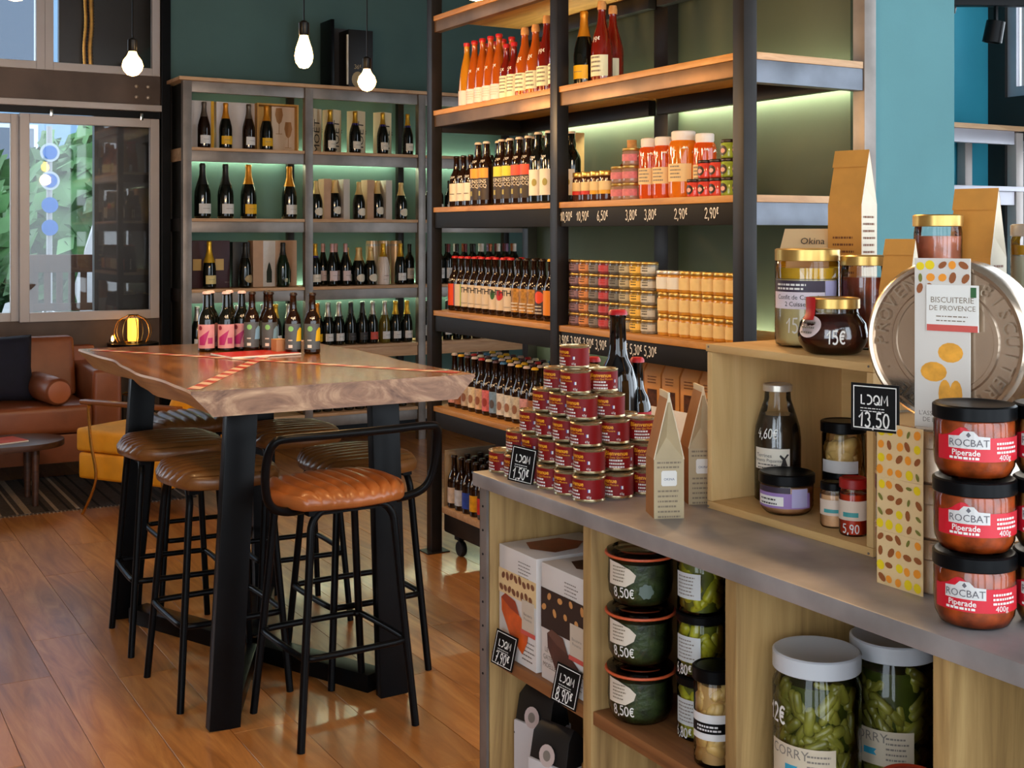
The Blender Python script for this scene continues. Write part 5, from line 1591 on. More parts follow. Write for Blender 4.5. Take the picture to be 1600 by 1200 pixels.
flat(b, ([(p * 0.045, q * 0.006) for p, q in v], f), (0.015, -0.0112, 0.150), (1, 0, 0), (0, 0, 1), 1)
part('lettering', b, mat('taupe_print', (134, 118, 96), 0.6), lb, 0, 0)
part('red_band', MB().box(-0.021, 0.051, -0.0112, -0.0109, 0.130, 0.139), mat('coral_band', (206, 86, 76), 0.5), lb, 0, 0)
part('green_mark', MB().box(0.041, 0.049, -0.0112, -0.0109, 0.178, 0.192), mat('leaf_print', (46, 96, 50), 0.5), lb, 0, 0)
BISC = mat('biscuit_print', (226, 158, 50), 0.5, 0, 0.2, 60)
for i, (bx, bz, rx, rz) in enumerate(((0.012, 0.100, 0.018, 0.014), (-0.012, 0.072, 0.019, 0.014), (0.004, 0.042, 0.009, 0.020), (0.020, 0.042, 0.009, 0.020))):
    part('printed_biscuit', flat(MB(), disc2d(rx, rz, 14), (bx, -0.0089 - 0.0001 * i, bz), (1, 0, 0), (0, 0, 1), 1), BISC, s_, 0, 0)
v, f = dashes(3, 1, .3, 4)
b = flat(MB(), text2d("L'ASSORTIMENT"), (-0.002, -0.0089, 0.010), (1, 0, 0), (0, 0, 1), 0.0065)
flat(b, text2d('DE BISCUITS'), (-0.004, -0.0089, 0.001), (1, 0, 0), (0, 0, 1), 0.0065)
part('lettering', b, GREY, s_, 0, 0)
price_tag((1.338, 1.288, CH_ + 0.218), -PI / 2 + 0.35, 0.0, 0.072, 0.068, '13,50', 'black price tag reading 13,50 against the biscuit tin')

# ---- red-label jars of piperade
RP = [(0.036, 0), (0.043, 0.004), (0.049, 0.016), (0.0505, 0.030), (0.0505, 0.072), (0.048, 0.077)]
RED = mat('bright_red_label', (206, 24, 44), 0.4)
PIP = mat('piperade', (166, 72, 24), 0.3, 0, 0.55, 45, bump=0.3, bscale=60)
PIP2 = mat('pale_stew', (196, 140, 76), 0.3, 0, 0.5, 45, bump=0.3, bscale=60)
for c, (x, y, fm, nm) in enumerate(((1.318, 1.098, PIP, 'front'), (1.408, 1.045, PIP2, 'second'))):
    for j in range(3):
        t = glass_jar('piperade_jar', (x, y, CH_ + j * 0.0945), AM + 0.28 * (c == 0) + random.uniform(-.08, .08), RP, '%s red-labelled black-lidded jar in the %s stack on the counter edge' % (('lowest', 'middle', 'highest')[j], ('nearer-the-tin', 'outermost')[c]), jl(0.050, 0.0755, 0.0185), BLACK, [(r - 0.0015, max(z, 0.003)) for r, z in RP], fm, group='red-labelled jars')
        lb = patch(t, 'label', 0.0509, -1.25, 1.25, 0.026, 0.056, RED)
        hump = [(-.036 + .006 * i, 0.0 + 0.012 * math.exp(-((i - 4.5) / 2.2) ** 2)) for i in range(10)]
        q = curl(MB(), ([(p, z + .0) for p, z in hump] + [(p, -0.001) for p, z in reversed(hump)], [tuple(range(20))]), 0.0509, -0.35, 0.057, 1)
        part('label_crest', q, RED, lb, 0, 0)
        pl = part('name_plate', curl(MB(), ([(-.026, 0), (.026, 0), (.026, .015), (.012, .016), (.006, .022), (-.006, .022), (-.012, .016), (-.026, .015)], [tuple(range(8))]), 0.0514, -0.38, 0.042, 1), mat('pale_grey_plate', (206, 202, 198), 0.5), lb, 0, 0)
        q = curl(MB(), text2d('ROCBAT'), 0.0518, -0.38, 0.045, 0.0095)
        curl(q, ([(-.003, 0), (0, -.003), (.003, 0), (0, .004)], [(0, 1, 2, 3)]), 0.0518, -0.38, 0.059, 1)
        part('lettering', q, mat('slate_grey_print', (96, 92, 96), 0.6), pl, 0, 0)
        q = curl(MB(), text2d('Piperade', 0.02), 0.0514, -0.45, 0.0335, 0.0075)
        v, f = dashes(1, 1, .5, 3)
        curl(q, ([(p * .045, q_ * .006) for p, q_ in v], f), 0.0514, -0.42, 0.0285, 1)
        v, f = dashes(3, 1, .5, 4)
        part('small_print', curl(MB(), ([(p * .036, q_ * .0055) for p, q_ in v], f), 0.0514, 0.65, 0.0475, 1), WHITE, lb, 0, 0)
        part('white_lettering', q, WHITE, lb, 0, 0)
        part('weight_lettering', curl(MB(), text2d('400g'), 0.0514, 0.55, 0.028, 0.0075), WHITE, lb, 0, 0)

# ---- compartments: cake boxes
for i, (y0, y1, nm) in enumerate(((2.118, 2.268, 'orange'), (1.938, 2.098, 'chocolate'))):
    t = thing('cake_box', 'white cake box printed with %s cake, in the first counter compartment' % ('an orange', 'a dark chocolate')[i], 'box', (1.272, (y0 + y1) / 2, 0.6805), -PI / 2, 'cake boxes')
    w = (y1 - y0) / 2
    WC = mat('cake_white', (220, 212, 206), 0.5)
    part('carton', MB().box(-w, w, 0, 0.20, 0, 0.226), WC, t, 0.0015)
    dk = i == 1
    bnd = part('print_band', MB().box(-w, w, -0.0012, -0.0004, 0.128 if not dk else 0.10, 0.178), SLV if not dk else mat('dark_chocolate', (44, 26, 20), 0.5), t, 0, 0)
    rd = random.Random(i)
    nut = MB()
    for k in range(16 if not dk else 8):
        a_ = rd.uniform(0, PI)
        nut = flat(nut, disc2d(0.0085 * rd.uniform(.8, 1.1), 0.006, 10), (-w + 0.012 + (2 * w - .024) * k / (15 if not dk else 7), -0.0018, 0.153 + 0.013 * (1 if k % 2 else -1) + rd.uniform(-.003, .003)), (math.cos(a_), 0, math.sin(a_)), (-math.sin(a_), 0, math.cos(a_)), 1)
    part('printed_nut', nut, mat('chestnut_print', (124, 74, 46), 0.5) if not dk else mat('almond_tan', (206, 146, 84), 0.5), bnd, 0, 0)
    cake = [(-w + 0.02, 0.118), (-w + 0.035, 0.128), (-w + 0.07, 0.122), (-w + 0.085, 0.10), (-w + 0.118, 0.085), (-w + 0.112, 0.06), (-w + 0.095, 0.035), (-w + 0.05, 0.06), (-w + 0.022, 0.095)]
    cake = [(-w + 0.012 + (p + w - 0.02) * 1.15, 0.118 + (q - 0.118) * 1.15) for p, q in cake]
    if dk:
        cake = [(p + 0.012, q - 0.025) for p, q in cake]
    part('printed_glaze', MB().add([(p, -0.0022, q) for p, q in (cake[0], cake[1], cake[2], cake[3], ((cake[3][0] + cake[8][0]) / 2, cake[8][1] + 0.012))], [(0, 1, 2, 3, 4)]), mat('amber_glaze', (150, 52, 16), 0.4) if not dk else mat('cocoa_gloss', (98, 62, 50), 0.4), t, 0, 0)
    part('printed_cake', MB().add([(p, -0.0020, q) for p, q in cake], [tuple(range(len(cake)))]), mat('orange_glaze', (206, 84, 20), 0.4, 0, 0.3, 25) if not dk else mat('cocoa_print', (74, 40, 32), 0.4, 0, 0.3, 25), t, 0, 0)
    cake2 = [(-0.05, 0.05), (0.0, 0.03), (0.05, 0.06), (0.04, 0.12), (0.0, 0.16), (-0.05, 0.13)]
    part('printed_cake', MB().add([(p, q, 0.2266) for p, q in cake2], [tuple(range(6))]), mat('red_glaze', (136, 52, 28), 0.4, 0, 0.3, 25) if not dk else mat('cocoa_print', (74, 40, 32), 0.4), t, 0, 0)
    pn = part('brand_panel', MB().box(w - 0.052, w - 0.004, -0.0030, -0.0022, 0.075, 0.135), mat('cream_panel', (206, 190, 170), 0.5), t, 0, 0)
    b = flat(MB(), text2d('Biscuiterie'), (w - 0.028, -0.0034, 0.105), (1, 0, 0), (0, 0, 1), 0.006)
    flat(b, text2d('Provence'), (w - 0.028, -0.0034, 0.096), (1, 0, 0), (0, 0, 1), 0.006)
    part('lettering', b, GREY, pn, 0, 0)
    part('red_band', MB().box(w - 0.056, w - 0.001, -0.0030, -0.0022, 0.066, 0.0745), mat('coral_band', (206, 86, 76), 0.5), pn, 0, 0)
    b = MB()
    v, f = dashes(5, 1, .3, i)
    flat(b, ([(p * 0.05, q * .009) for p, q in v], f), (w - 0.03, -0.0008, 0.05), (1, 0, 0), (0, 0, 1), 1)
    flat(b, ([(p * 0.05, q * .007) for p, q in v], f), (0.03, -0.0008, 0.205), (1, 0, 0), (0, 0, 1), 1)
    v, f = dashes(14, 1, .3, i + 5)
    flat(b, ([(p * 0.03, q * .009) for p, q in v], f), (w + 0.0008, 0.04, 0.20), (0, 1, 0), (0, 0, 1), 1)
    if dk:
        flat(b, text2d('LE'), (-w + 0.02, -0.0008, 0.055), (1, 0, 0), (0, 0, 1), 0.010)
        flat(b, text2d('GATEAU'), (-w + 0.033, -0.0008, 0.040), (1, 0, 0), (0, 0, 1), 0.010)
        flat(b, text2d('MOELLEUX'), (-w + 0.040, -0.0008, 0.025), (1, 0, 0), (0, 0, 1), 0.010)
    part('small_print', b, GREY, t, 0, 0)
price_tag((1.247, 2.215, 0.668), -PI / 2 + 0.25, -0.15, 0.062, 0.070, '7,90$', 'black price tag reading 7,90 leaning on the orange cake box', 0.12)
price_tag((1.246, 1.978, 0.668), -PI / 2 + 0.25, -0.15, 0.064, 0.072, '8,90$', 'black price tag reading 8,90 leaning on the chocolate cake box', 0.12)
# coffee bags and jars below
for i, (x, y, z) in enumerate(((1.345, 2.215, 0.34), (1.305, 2.09, 0.34), (1.46, 2.13, 0.34))):
    t = thing('coffee_bag', ('black and white coffee bag with round seal, nearest the counter end', 'black and white coffee bag with round seal, in front', 'black coffee bag with round seal, rearmost')[i], 'bag', (x, y, z), -PI / 2 + 0.25, 'coffee bags')
    h = (0.27, 0.245, 0.285)[i]
    part('body', MB().box(-0.05, 0.05, -0.035, 0.035, 0, h - 0.07), mat('bag_white', (206, 200, 200), 0.5) if i < 2 else BLACK, t, 0.004)
    part('top', MB().add([(-.0505, -.0355, h - .10), (.0505, -.0355, h - .10), (.0505, .0355, h - .10), (-.0505, .0355, h - .10), (-.049, -.02, h - .02), (.049, -.02, h - .02), (.049, .02, h - .02), (-.049, .02, h - .02), (-.044, 0, h), (.044, 0, h)], [(3, 2, 1, 0), (0, 1, 5, 4), (2, 3, 7, 6), (1, 2, 6, 9, 5), (3, 0, 4, 8, 7), (4, 5, 9, 8), (6, 7, 8, 9)]), mat('bag_black', (18, 16, 16), 0.45), t, 0.003)
    fx = Matrix.Rotation(-0.19, 4, 'X')
    s_ = part('seal', flat(MB(), disc2d(0.021), (0, -0.0315, h - 0.055), (1, 0, 0), (0, 0.19, 1), 1), mat('seal_pink', (196, 176, 170), 0.5), t, 0, 0)
    part('seal_centre', flat(MB(), disc2d(0.010), (0, -0.0321, h - 0.055), (1, 0, 0), (0, 0.19, 1), 1), GREY, s_, 0, 0)
    v, f = dashes(4, 1, .4, i)
    part('print', flat(MB(), ([(p * .025, q * .008) for p, q in v], f), (0.032, -0.0352, h - 0.078), (1, 0, 0), (0, 0.19, 1), 1), mat('seal_pink', (196, 176, 170), 0.5), t, 0, 0)
for i, (x, y, r, h, l) in enumerate(((1.335, 1.985, 0.034, 0.20, 'gold-lidded jar of pale cream priced 11,50 beside the coffee bags'), (1.30, 1.945, 0.024, 0.16, 'small gold-lidded jar beside the divider'))):
    t = glass_jar('cream_jar', (x, y, 0.3405), AM, [(r * .9, 0), (r, .004), (r, h * .86), (r * .9, h * .9)], l, jl(r, h * .88, h * .1), GOLDL, [(r * .9, .004), (r * .94, .008), (r * .94, h * .84), (0, h * .85)], mat('pale_cream_fill', (206, 186, 130), 0.35, 0, 0.1, 20, coat=0.3))
    if i == 0:
        part('price_writing', curl(MB(), strokes2d('11,5', 0.13), r * 1.01, 0, h * .66, 0.013), WHITE, t, 0, 0)
        patch(t, 'label', r * 1.01, -1, 1, h * .3, h * .6, WHITE)

# ---- second compartment: herb jars with rubber rings, pickles, garlic
HERB = mat('green_herb', (44, 56, 22), 0.5, 0, 0.85, 45, bump=0.6, bscale=110)
RING = mat('orange_rubber', (206, 88, 46), 0.5)
for j in range(3):
    prof = [(0.040, 0), (0.050, 0.006), (0.057, 0.022), (0.059, 0.045), (0.058, 0.078), (0.060, 0.086)]
    t = glass_jar('herb_jar', (1.320, 1.834, 0.6805 + j * 0.104), AM, prof, '%s green herb jar with orange rubber ring in the second compartment' % ('lowest', 'middle', 'highest')[j], [(0.052, 0.0915), (0.0605, 0.0915), (0.0605, 0.096), (0.050, 0.100), (0.048, 0.097), (0, 0.097)], GLASS, [(r - 0.0018, max(z, 0.003)) for r, z in prof[:-1]] + [(0, 0.08)], HERB, group='herb jars')
    part('rubber_ring', MB().lathe([(0.056, 0.0865), (0.0635, 0.087), (0.0645, 0.089), (0.0635, 0.0912), (0.056, 0.0912)], 36), RING, t, 0, 60)
    lb = part('label', curl(MB(), ([(-.030, -.020), (.010, -.020), (.026, -.010), (.030, .002), (.018, .012), (-.005, .020), (-.030, .022)], [tuple(range(7))]), 0.0597, -0.30, 0.060, 1), mat('warm_white_label', (216, 200, 180), 0.55), t, 0, 60)
    v, f = dashes(5, 1, .4, j)
    q = curl(MB(), ([(p * .030, q_ * .006) for p, q_ in v], f), 0.0602, -0.36, 0.072, 1)
    part('small_print', q, mat('taupe_print', (134, 118, 96), 0.6), lb, 0, 0)
    part('price_writing', curl(MB(), strokes2d('8,50E', 0.14), lambda z: 0.0592 - max(0, 0.04 - z) * 0.12, -0.22, 0.020, 0.014, 0.017), WHITE, t, 0, 0)
    if j == 2:
        part('stamped_rosette', curl(MB(), ([(x_ * (1 + .12 * math.cos(4 * k))* 1.0, y_ * (1 + .12 * math.cos(4 * k))) for k, (x_, y_) in enumerate(disc2d(0.013, 0.013, 20)[0])], [tuple(range(20))]), 0.0600, 0.50, 0.034, 1), mat('frosted_mark', (96, 110, 100), 0.4), t, 0, 0)
for j in range(3):
    prof = [(0.038, 0), (0.042, 0.004), (0.042, 0.09), (0.040, 0.096)]
    t = glass_jar('pickle_jar', (1.365, 1.716, 0.6805 + j * 0.1085), AM, prof, '%s yellow-green pickle jar with black lid in the second compartment' % ('lowest', 'middle', 'highest')[j], jl(0.042, 0.094, 0.014), BLACK, [(0.030, 0.003), (0.032, 0.088), (0, 0.088)], mat('pickle_core', (90, 96, 24), 0.5, 0, 0.3, 30), (rnd_pieces(46, 0.0405, 0.004, 0.09, 0.010, 2.0, None, 30 + j), mat('pickle_piece', (176, 172, 40), 0.35, 0, 0.35, 30)), group='yellow-green pickle jars')
    lb = patch(t, 'label', 0.0425, -1.0, 0.25, 0.028, 0.072, mat('cool_white_label', (206, 208, 206), 0.5))
    v, f = dashes(6, 1, .35, j)
    part('small_print', curl(MB(), ([(p * .036, q_ * .006) for p, q_ in v], f), 0.0430, -0.4, 0.064, 1), GREY, lb, 0, 0)
    if j < 2:
        part('price_writing', curl(MB(), strokes2d('6,80$', 0.14), 0.0428, -0.55, 0.006, 0.013, 0.017), WHITE, t, 0, 0)
t = glass_jar('garlic_jar', (1.312, 1.615, 0.6805), AM, [(0.030, 0), (0.034, 0.005), (0.034, 0.135), (0.031, 0.142)], 'tall black-lidded jar of pale cloves by the compartment divider', jl(0.0345, 0.140, 0.022), BLACK, [(0.022, 0.004), (0.022, 0.13), (0, 0.13)], mat('clove_core', (190, 150, 90), 0.5), (rnd_pieces(60, 0.0325, 0.004, 0.134, 0.010, 1.4, None, 44), mat('clove', (216, 178, 106), 0.4, 0, 0.15, 40)))
lb = patch(t, 'label', 0.0345, -1.1, 1.1, 0.048, 0.090, PALE)
patch(t, 'label_black', 0.0348, -1.1, 1.1, 0.059, 0.076, BLACK, lb)
v, f = dashes(2, 1, .5, 4)
part('small_print', curl(MB(), ([(p * .045, q_ * .006) for p, q_ in v], f), 0.0351, 0, 0.069, 1), PALE, lb, 0, 0)
# ---- third compartment: big gherkin jars
GHK = mat('gherkin', (128, 124, 44), 0.35, 0, 0.35, 30)
for i, (x, y, l) in enumerate(((1.345, 1.413, 'big white-lidded jar of gherkins priced 12 euros in the third compartment'), (1.495, 1.402, 'big white-lidded gherkin jar standing behind the priced one'))):
    prof = [(0.056, 0), (0.064, 0.006), (0.066, 0.016), (0.066, 0.190), (0.060, 0.208), (0.059, 0.214)]
    t = glass_jar('gherkin_jar', (x, y, 0.6805), AM, prof, l, jl(0.064, 0.213, 0.027), mat('white_lid', (196, 198, 202), 0.35), [(0.050, 0.004), (0.052, 0.195), (0, 0.195)], mat('brine_core', (52, 62, 16), 0.3, 0, 0.4, 30), (rnd_pieces(230, 0.0640, 0.006, 0.205, 0.0078, 2.5, None, 60 + i), GHK), group='gherkin jars')
    lb = patch(t, 'label', 0.0666, -1.05, 0.62, 0.058, 0.112, mat('buff_label', (206, 190, 164), 0.55))
    q = curl(MB(), text2d('CORRY'), 0.0671, -0.48, 0.094, 0.015)
    v, f = dashes(5, 1, .35, i)
    curl(q, ([(p * .036, q_ * .008) for p, q_ in v], f), 0.0671, 0.25, 0.100, 1)
    part('lettering', q, GREY, lb, 0, 0)
    q = curl(MB(), ([(-.012, -.005), (.010, -.005), (.006, 0), (.010, .005), (-.012, .005)], [tuple(range(5))]), 0.0671, -0.38, 0.078, 1)
    part('blue_ribbon_mark', q, mat('sky_print', (50, 150, 180), 0.5), lb, 0, 0)
    part('price_writing', curl(MB(), strokes2d('12E' if i == 0 else '12E', 0.16), 0.0667, -0.85 if i == 0 else -0.95, 0.138, 0.021, 0.027), WHITE, t, 0, 0)
t = glass_jar('red_lid_jar', (1.33, 1.215, 0.6805), AM, [(0.036, 0), (0.040, .004), (0.040, .1), (0.037, .11)], 'red-lidded jar at the bottom of the third compartment', jl(0.039, .108, .018), mat('red_lid2', (190, 60, 30), 0.4), [(0.038, .004), (0.0385, .1), (0, .1)], PIP2)

# ------------------------------------------------------------------ high table
TZ = 1.08
SLAB = wood('walnut_slab_top', (84, 50, 22), (138, 88, 44), (176, 120, 66), (5, 0.9, 5), 1.5, 0.22, 0.0, 0.3, 2.5, 0.02)
ENDG = wood('slab_end_grain', (78, 56, 48), (148, 116, 94), (206, 176, 144), (1.6, 3, 3.6), 2.0, 0.4, 0.0, 0.0, 4.0, 0.05)
SAPW = wood('pale_sapwood', (150, 100, 52), (190, 142, 84), (214, 172, 112), (5, 0.8, 5), 2, 0.4)
t = thing('high_table', 'high live-edge walnut slab table on black steel legs', 'table')
ny = 26
v = []
f = []
mi = []
for j in range(ny + 1):
    y = 3.70 + 1.62 * j / ny
    a = 0.012 * math.sin(j * 0.45) + 0.004 * math.sin(j * 1.1 + 1)
    c = 0.012 * math.sin(j * 0.4 + 2) + 0.004 * math.sin(j * 1.2)
    skew = 0.02 * (1 - j / ny)
    yy = y
    v += [(1.02 + a, yy, TZ), (1.97 + c, yy, TZ), (1.972 + c, yy, TZ - 0.008), (1.90 + c * 1.5, yy, TZ - 0.080), (1.085 + a * 1.5, yy, TZ - 0.080), (1.018 + a, yy, TZ - 0.008)]
for j in range(ny):
    k = j * 6
    for q in range(6):
        f.append((k + q, k + (q + 1) % 6, k + 6 + (q + 1) % 6, k + 6 + q))
        mi.append((0, 2, 2, 0, 2, 2)[q])
f.append((0, 5, 4, 3, 2, 1))
mi.append(1)
k = ny * 6
f.append((k, k + 1, k + 2, k + 3, k + 4, k + 5))
mi.append(1)
mb = MB()
mb.v = v
mb.f = [tuple(reversed(q)) for q in f]
mb.m = mi
part('slab', mb, [SLAB, ENDG, SAPW], t, 0, 30)
TAPR, TAPW = mat('red_tape', (176, 36, 24), 0.35), mat('white_tape', (222, 196, 176), 0.35)
for i, (p, q) in enumerate((((1.045, 3.76), (1.94, 5.26)), ((1.05, 5.24), (1.95, 3.76)))):
    p, q = Vector((*p, TZ + 0.0006 + 0.0004 * i)), Vector((*q, TZ + 0.0006 + 0.0004 * i))
    d = (q - p).normalized()
    n = Vector((-d.y, d.x, 0)) * 0.022
    L = (q - p).length
    tp = part('tape', MB().add([p + n, p - n, q - n, q + n], [(0, 1, 2, 3)]), TAPR, t, 0, 0)
    up = Vector((0, 0, 0.0003))
    k = 0
    while k * 0.105 + 0.06 < L:
        a, b_ = p + d * (k * 0.105), p + d * (k * 0.105 + 0.052)
        sh = d * 0.03
        part('tape_stripe', MB().add([a + n + sh + up, a - n + up, b_ - n + up, b_ + n + sh + up], [(0, 1, 2, 3)]), TAPW, tp, 0, 0)
        k += 1
LG = {}
for sx, sy in ((0, 0), (1, 0), (0, 1), (1, 1)):
    fx, fy = (1.165, 1.745)[sx], (3.85, 5.16)[sy]
    tx, ty = (1.225, 1.715)[sx], (3.86, 5.14)[sy]
    part('leg', MB().bar((fx, fy, 0.0), (tx, ty, TZ - 0.081), 0.10, 0.045, up=(0, 1, 0)), BLACK, t, 0.003)
    e = Vector((1.455 - fx, 4.505 - fy, 0)).normalized() * 0.07
    part('base_bar', MB().bar((fx + e.x, fy + e.y, 0.03), (1.455 - e.x * 0.3 * (1 if sx == 0 else 1), 4.505 - e.y * 0.3, 0.03), 0.09, 0.06), BLACK, t, 0.003)
for y in (3.9, 5.1):
    part('top_plate', MB().box(1.17, 1.76, y - 0.05, y + 0.05, TZ - 0.088, TZ - 0.0805), BLACK, t)

# bottles and papers on the table
PKL = mat('pink_tasting_label', (214, 150, 152), 0.5, 0, 0.1, 30)
P, k = beer('tb_p', PKL, DARKG, mat('white_red_cap', (222, 190, 186), 0.4), (0.06, 0.46), 0.238, 0.034)
decal(P, ([(-.028, -.03), (-.005, -.03), (.012, .03), (-.028, .0)], [(0, 1, 2, 3)]), 0.0, 0.24, 1, mat('magenta_print', (176, 40, 110), 0.5), 'picture', k)
decal(P, ([(.006, -.02), (.026, -.02), (.026, .004), (.006, .004)], [(0, 1, 2, 3)]), 0.0, 0.22, 1, mat('magenta_print', (176, 40, 110), 0.5), 'picture', k)
decal(P, disc2d(0.008, 0.009), -0.7, 0.40, 1, mat('wine_print', (130, 40, 56), 0.5), 'emblem', k)
price(P, '4$', 0.1, 0.56, 0.013)
for kk, c in (('tb_b', (130, 176, 206)), ('tb_y', (236, 190, 24))):
    P, k = beer(kk, mat('slate_label', (84, 92, 96), 0.45), BROWNG, BRL, (0.08, 0.50), 0.238, 0.032)
    decal(P, disc2d(0.010, 0.0105), -0.2, 0.42, 1, mat('lime_dot', (130, 196, 120), 0.5), 'green_dot', k)
    decal(P, ([(.014, -.03), (.040, -.03), (.040, .02), (.030, .024), (.018, .010)], [(0, 1, 2, 3, 4)]), 0.0, 0.34, 1, mat('pic_' + kk, c, 0.5), 'picture', k)
    decal(P, rect2d(0.016, 0.012), -0.25, 0.13, 1, WHITE, 'barcode', k)
    dash_lines(P, -0.25, 0.22, 0.016, 1, 0.012, WHITE, k, 2)
    price(P, '4$', 0.2, 0.56, 0.013)
VR = -0.32
for i, (x, y) in enumerate(((1.432, 4.955), (1.503, 4.925), (1.574, 4.945), (1.470, 5.03), (1.545, 5.02))):
    put('tb_p', 'beer_bottle', x, y, TZ, VR, 'dark beer with pink label on the table, ' + ('front and nearest the sofa', 'front middle', 'front, beside the slate-labelled ones', 'rear and nearest the sofa', 'rear middle')[i], 'bottle', 'beers on the high table')
for i, (k, x, y) in enumerate((('tb_b', 1.590, 4.865), ('tb_b', 1.648, 4.815), ('tb_y', 1.700, 4.690), ('tb_y', 1.766, 4.655), ('tb_b', 1.668, 4.915))):
    put(k, 'beer_bottle', x, y, TZ, VR - 0.1, ('slate-labelled beer with blue picture, touching the pink-labelled group', 'slate-labelled beer with blue picture, next to the kraft cube', 'slate-labelled beer with yellow picture, beside the kraft cube', 'slate-labelled beer with yellow picture, last in the row', 'slate-labelled beer standing behind the others on the table')[i], 'bottle', 'beers on the high table')
t = thing('small_kraft_box', 'little kraft cube between the beers on the table', 'box', (1.655, 4.735, TZ), 0.2)
part('cube', MB().box(-0.021, 0.021, -0.021, 0.021, 0, 0.055), mat('tan_kraft2', (176, 130, 92), 0.6), t, 0.002)
part('lid_flap', MB().box(-0.0215, 0.0215, -0.0215, 0.0215, 0.0552, 0.0565), mat('kraft', (206, 160, 104), 0.65), t)
t = thing('menu_board', 'flat white menu sheet with red cover lying under the beers', 'menu', (1.548, 4.74, TZ + 0.0016), 0.14)
part('pages', MB().box(-0.145, 0.145, -0.135, 0.06, 0, 0.006), WHITE, t, 0.001)
part('red_cover', MB().box(-0.143, 0.143, -0.125, 0.06, 0.0062, 0.0072), mat('menu_red', (186, 40, 26), 0.35), t)


# ------------------------------------------------------------------ stools
LEATH = mat('tan_leather', (160, 92, 44), 0.32, 0, 0.18, 9, 0.08, 120, coat=0.15)
LEATD = mat('brown_leather', (118, 76, 36), 0.36, 0, 0.22, 9, 0.08, 120, coat=0.15)
SW, SD, SZ = 0.45, 0.40, 0.735


def seat_mesh(m):
    nx, ny_ = 54, 18
    v = []
    top = {}
    bot = {}
    for i in range(nx + 1):
        for j in range(ny_ + 1):
            s, u = -1 + 2 * i / nx, -1 + 2 * j / ny_
            # square to rounded disc
            x = s * math.sqrt(max(0, 1 - 0.40 * u * u)) * SW / 2
            y = u * math.sqrt(max(0, 1 - 0.42 * s * s)) * SD / 2
            e = max(abs(s), abs(u))
            edge = math.sqrt(max(0, 1 - e ** 6))
            ch = abs(math.sin(s * PI * 4.5))
            z = SZ + 0.022 * edge + 0.012 * (1 - (0.6 * u * u + 0.4 * s * s)) * edge + 0.012 * (ch ** 0.5) * (0.35 + 0.65 * edge)
            top[i, j] = len(v)
            v.append((x, y, z))
            bot[i, j] = len(v)
            v.append((x * 0.985, y * 0.985, SZ - 0.018 - 0.012 * edge))
    f = []
    for i in range(nx):
        for j in range(ny_):
            f.append((top[i, j], top[i + 1, j], top[i + 1, j + 1], top[i, j + 1]))
            f.append((bot[i, j + 1], bot[i + 1, j + 1], bot[i + 1, j], bot[i, j]))
    for i in range(nx):
        f.append((bot[i, 0], bot[i + 1, 0], top[i + 1, 0], top[i, 0]))
        f.append((top[i, ny_], top[i + 1, ny_], bot[i + 1, ny_], bot[i, ny_]))
    for j in range(ny_):
        f.append((top[0, j], top[0, j + 1], bot[0, j + 1], bot[0, j]))
        f.append((bot[nx, j], bot[nx, j + 1], top[nx, j + 1], top[nx, j]))
    return MB().add(v, f).mesh('seat', m, 0, 70)


def smooth_path(pts, n=5, closed=False):
    """Catmull-Rom through the points"""
    P = [Vector(p) for p in pts]
    out = []
    N = len(P)
    for i in range(N if closed else N - 1):
        p0 = P[i - 1] if (i > 0 or closed) else P[0]
        p1, p2 = P[i], P[(i + 1) % N]
        p3 = P[(i + 2) % N] if (i + 2 < N or closed) else P[-1]
        for k in range(n):
            s = k / n
            out.append(0.5 * ((2 * p1) + (p2 - p0) * s + (2 * p0 - 5 * p1 + 4 * p2 - p3) * s * s + (3 * p1 - p0 - 3 * p2 + p3) * s ** 3))
    if not closed:
        out.append(P[-1])
    return out


SEAT_A, SEAT_B = seat_mesh(LEATH), seat_mesh(LEATD)
LEGM = {}
for sx in (-1, 1):
    for sy in (-1, 1):
        pts = [(sx * .195, sy * .188, 0), (sx * .160, sy * .158, .42), (sx * .146, sy * .146, .60), (sx * .138, sy * .140, .665), (sx * .108, sy * .136, .700), (sx * .05, sy * .135, .705), (0, sy * .135, .705)]
        LEGM[sx, sy] = MB().tube(smooth_path(pts), 0.0125, 10).mesh('leg', BLACK)
ring = []
for a, b_ in ((-1, -1), (1, -1), (1, 1), (-1, 1)):
    q = 0.176
    c = 0.05
    if (a, b_) in ((-1, -1), (1, 1)):
        ring += [(a * q, b_ * (q - c), .27), (a * (q - c * .3), b_ * (q - c * .3), .27), (a * (q - c), b_ * q, .27)]
    else:
        ring += [(a * (q - c), b_ * q, .27), (a * (q - c * .3), b_ * (q - c * .3), .27), (a * q, b_ * (q - c), .27)]
RINGM = MB().tube(smooth_path(ring, 3, True), 0.0105, 10, True).mesh('footrest_ring', BLACK)
RAILM = MB().tube(smooth_path([(-.10, -.06, .700), (-.20, -.10, .705), (-.265, -.125, .735), (-.288, -.14, .80), (-.29, -.16, .885), (-.275, -.18, .932), (-.235, -.19, .943), (-.1, -.197, .943), (.1, -.197, .943), (.235, -.19, .943), (.275, -.18, .932), (.29, -.16, .885), (.288, -.14, .80), (.265, -.125, .735), (.20, -.10, .705), (.10, -.06, .700)], 5), 0.0135, 10).mesh('back_rail', BLACK)
UNDER = MB().box(-.15, .15, -.145, -.11, .692, .712).box(-.15, .15, .11, .145, .692, .712).box(-.02, .02, -.11, .11, .700, .712).mesh('seat_frame', BLACK)
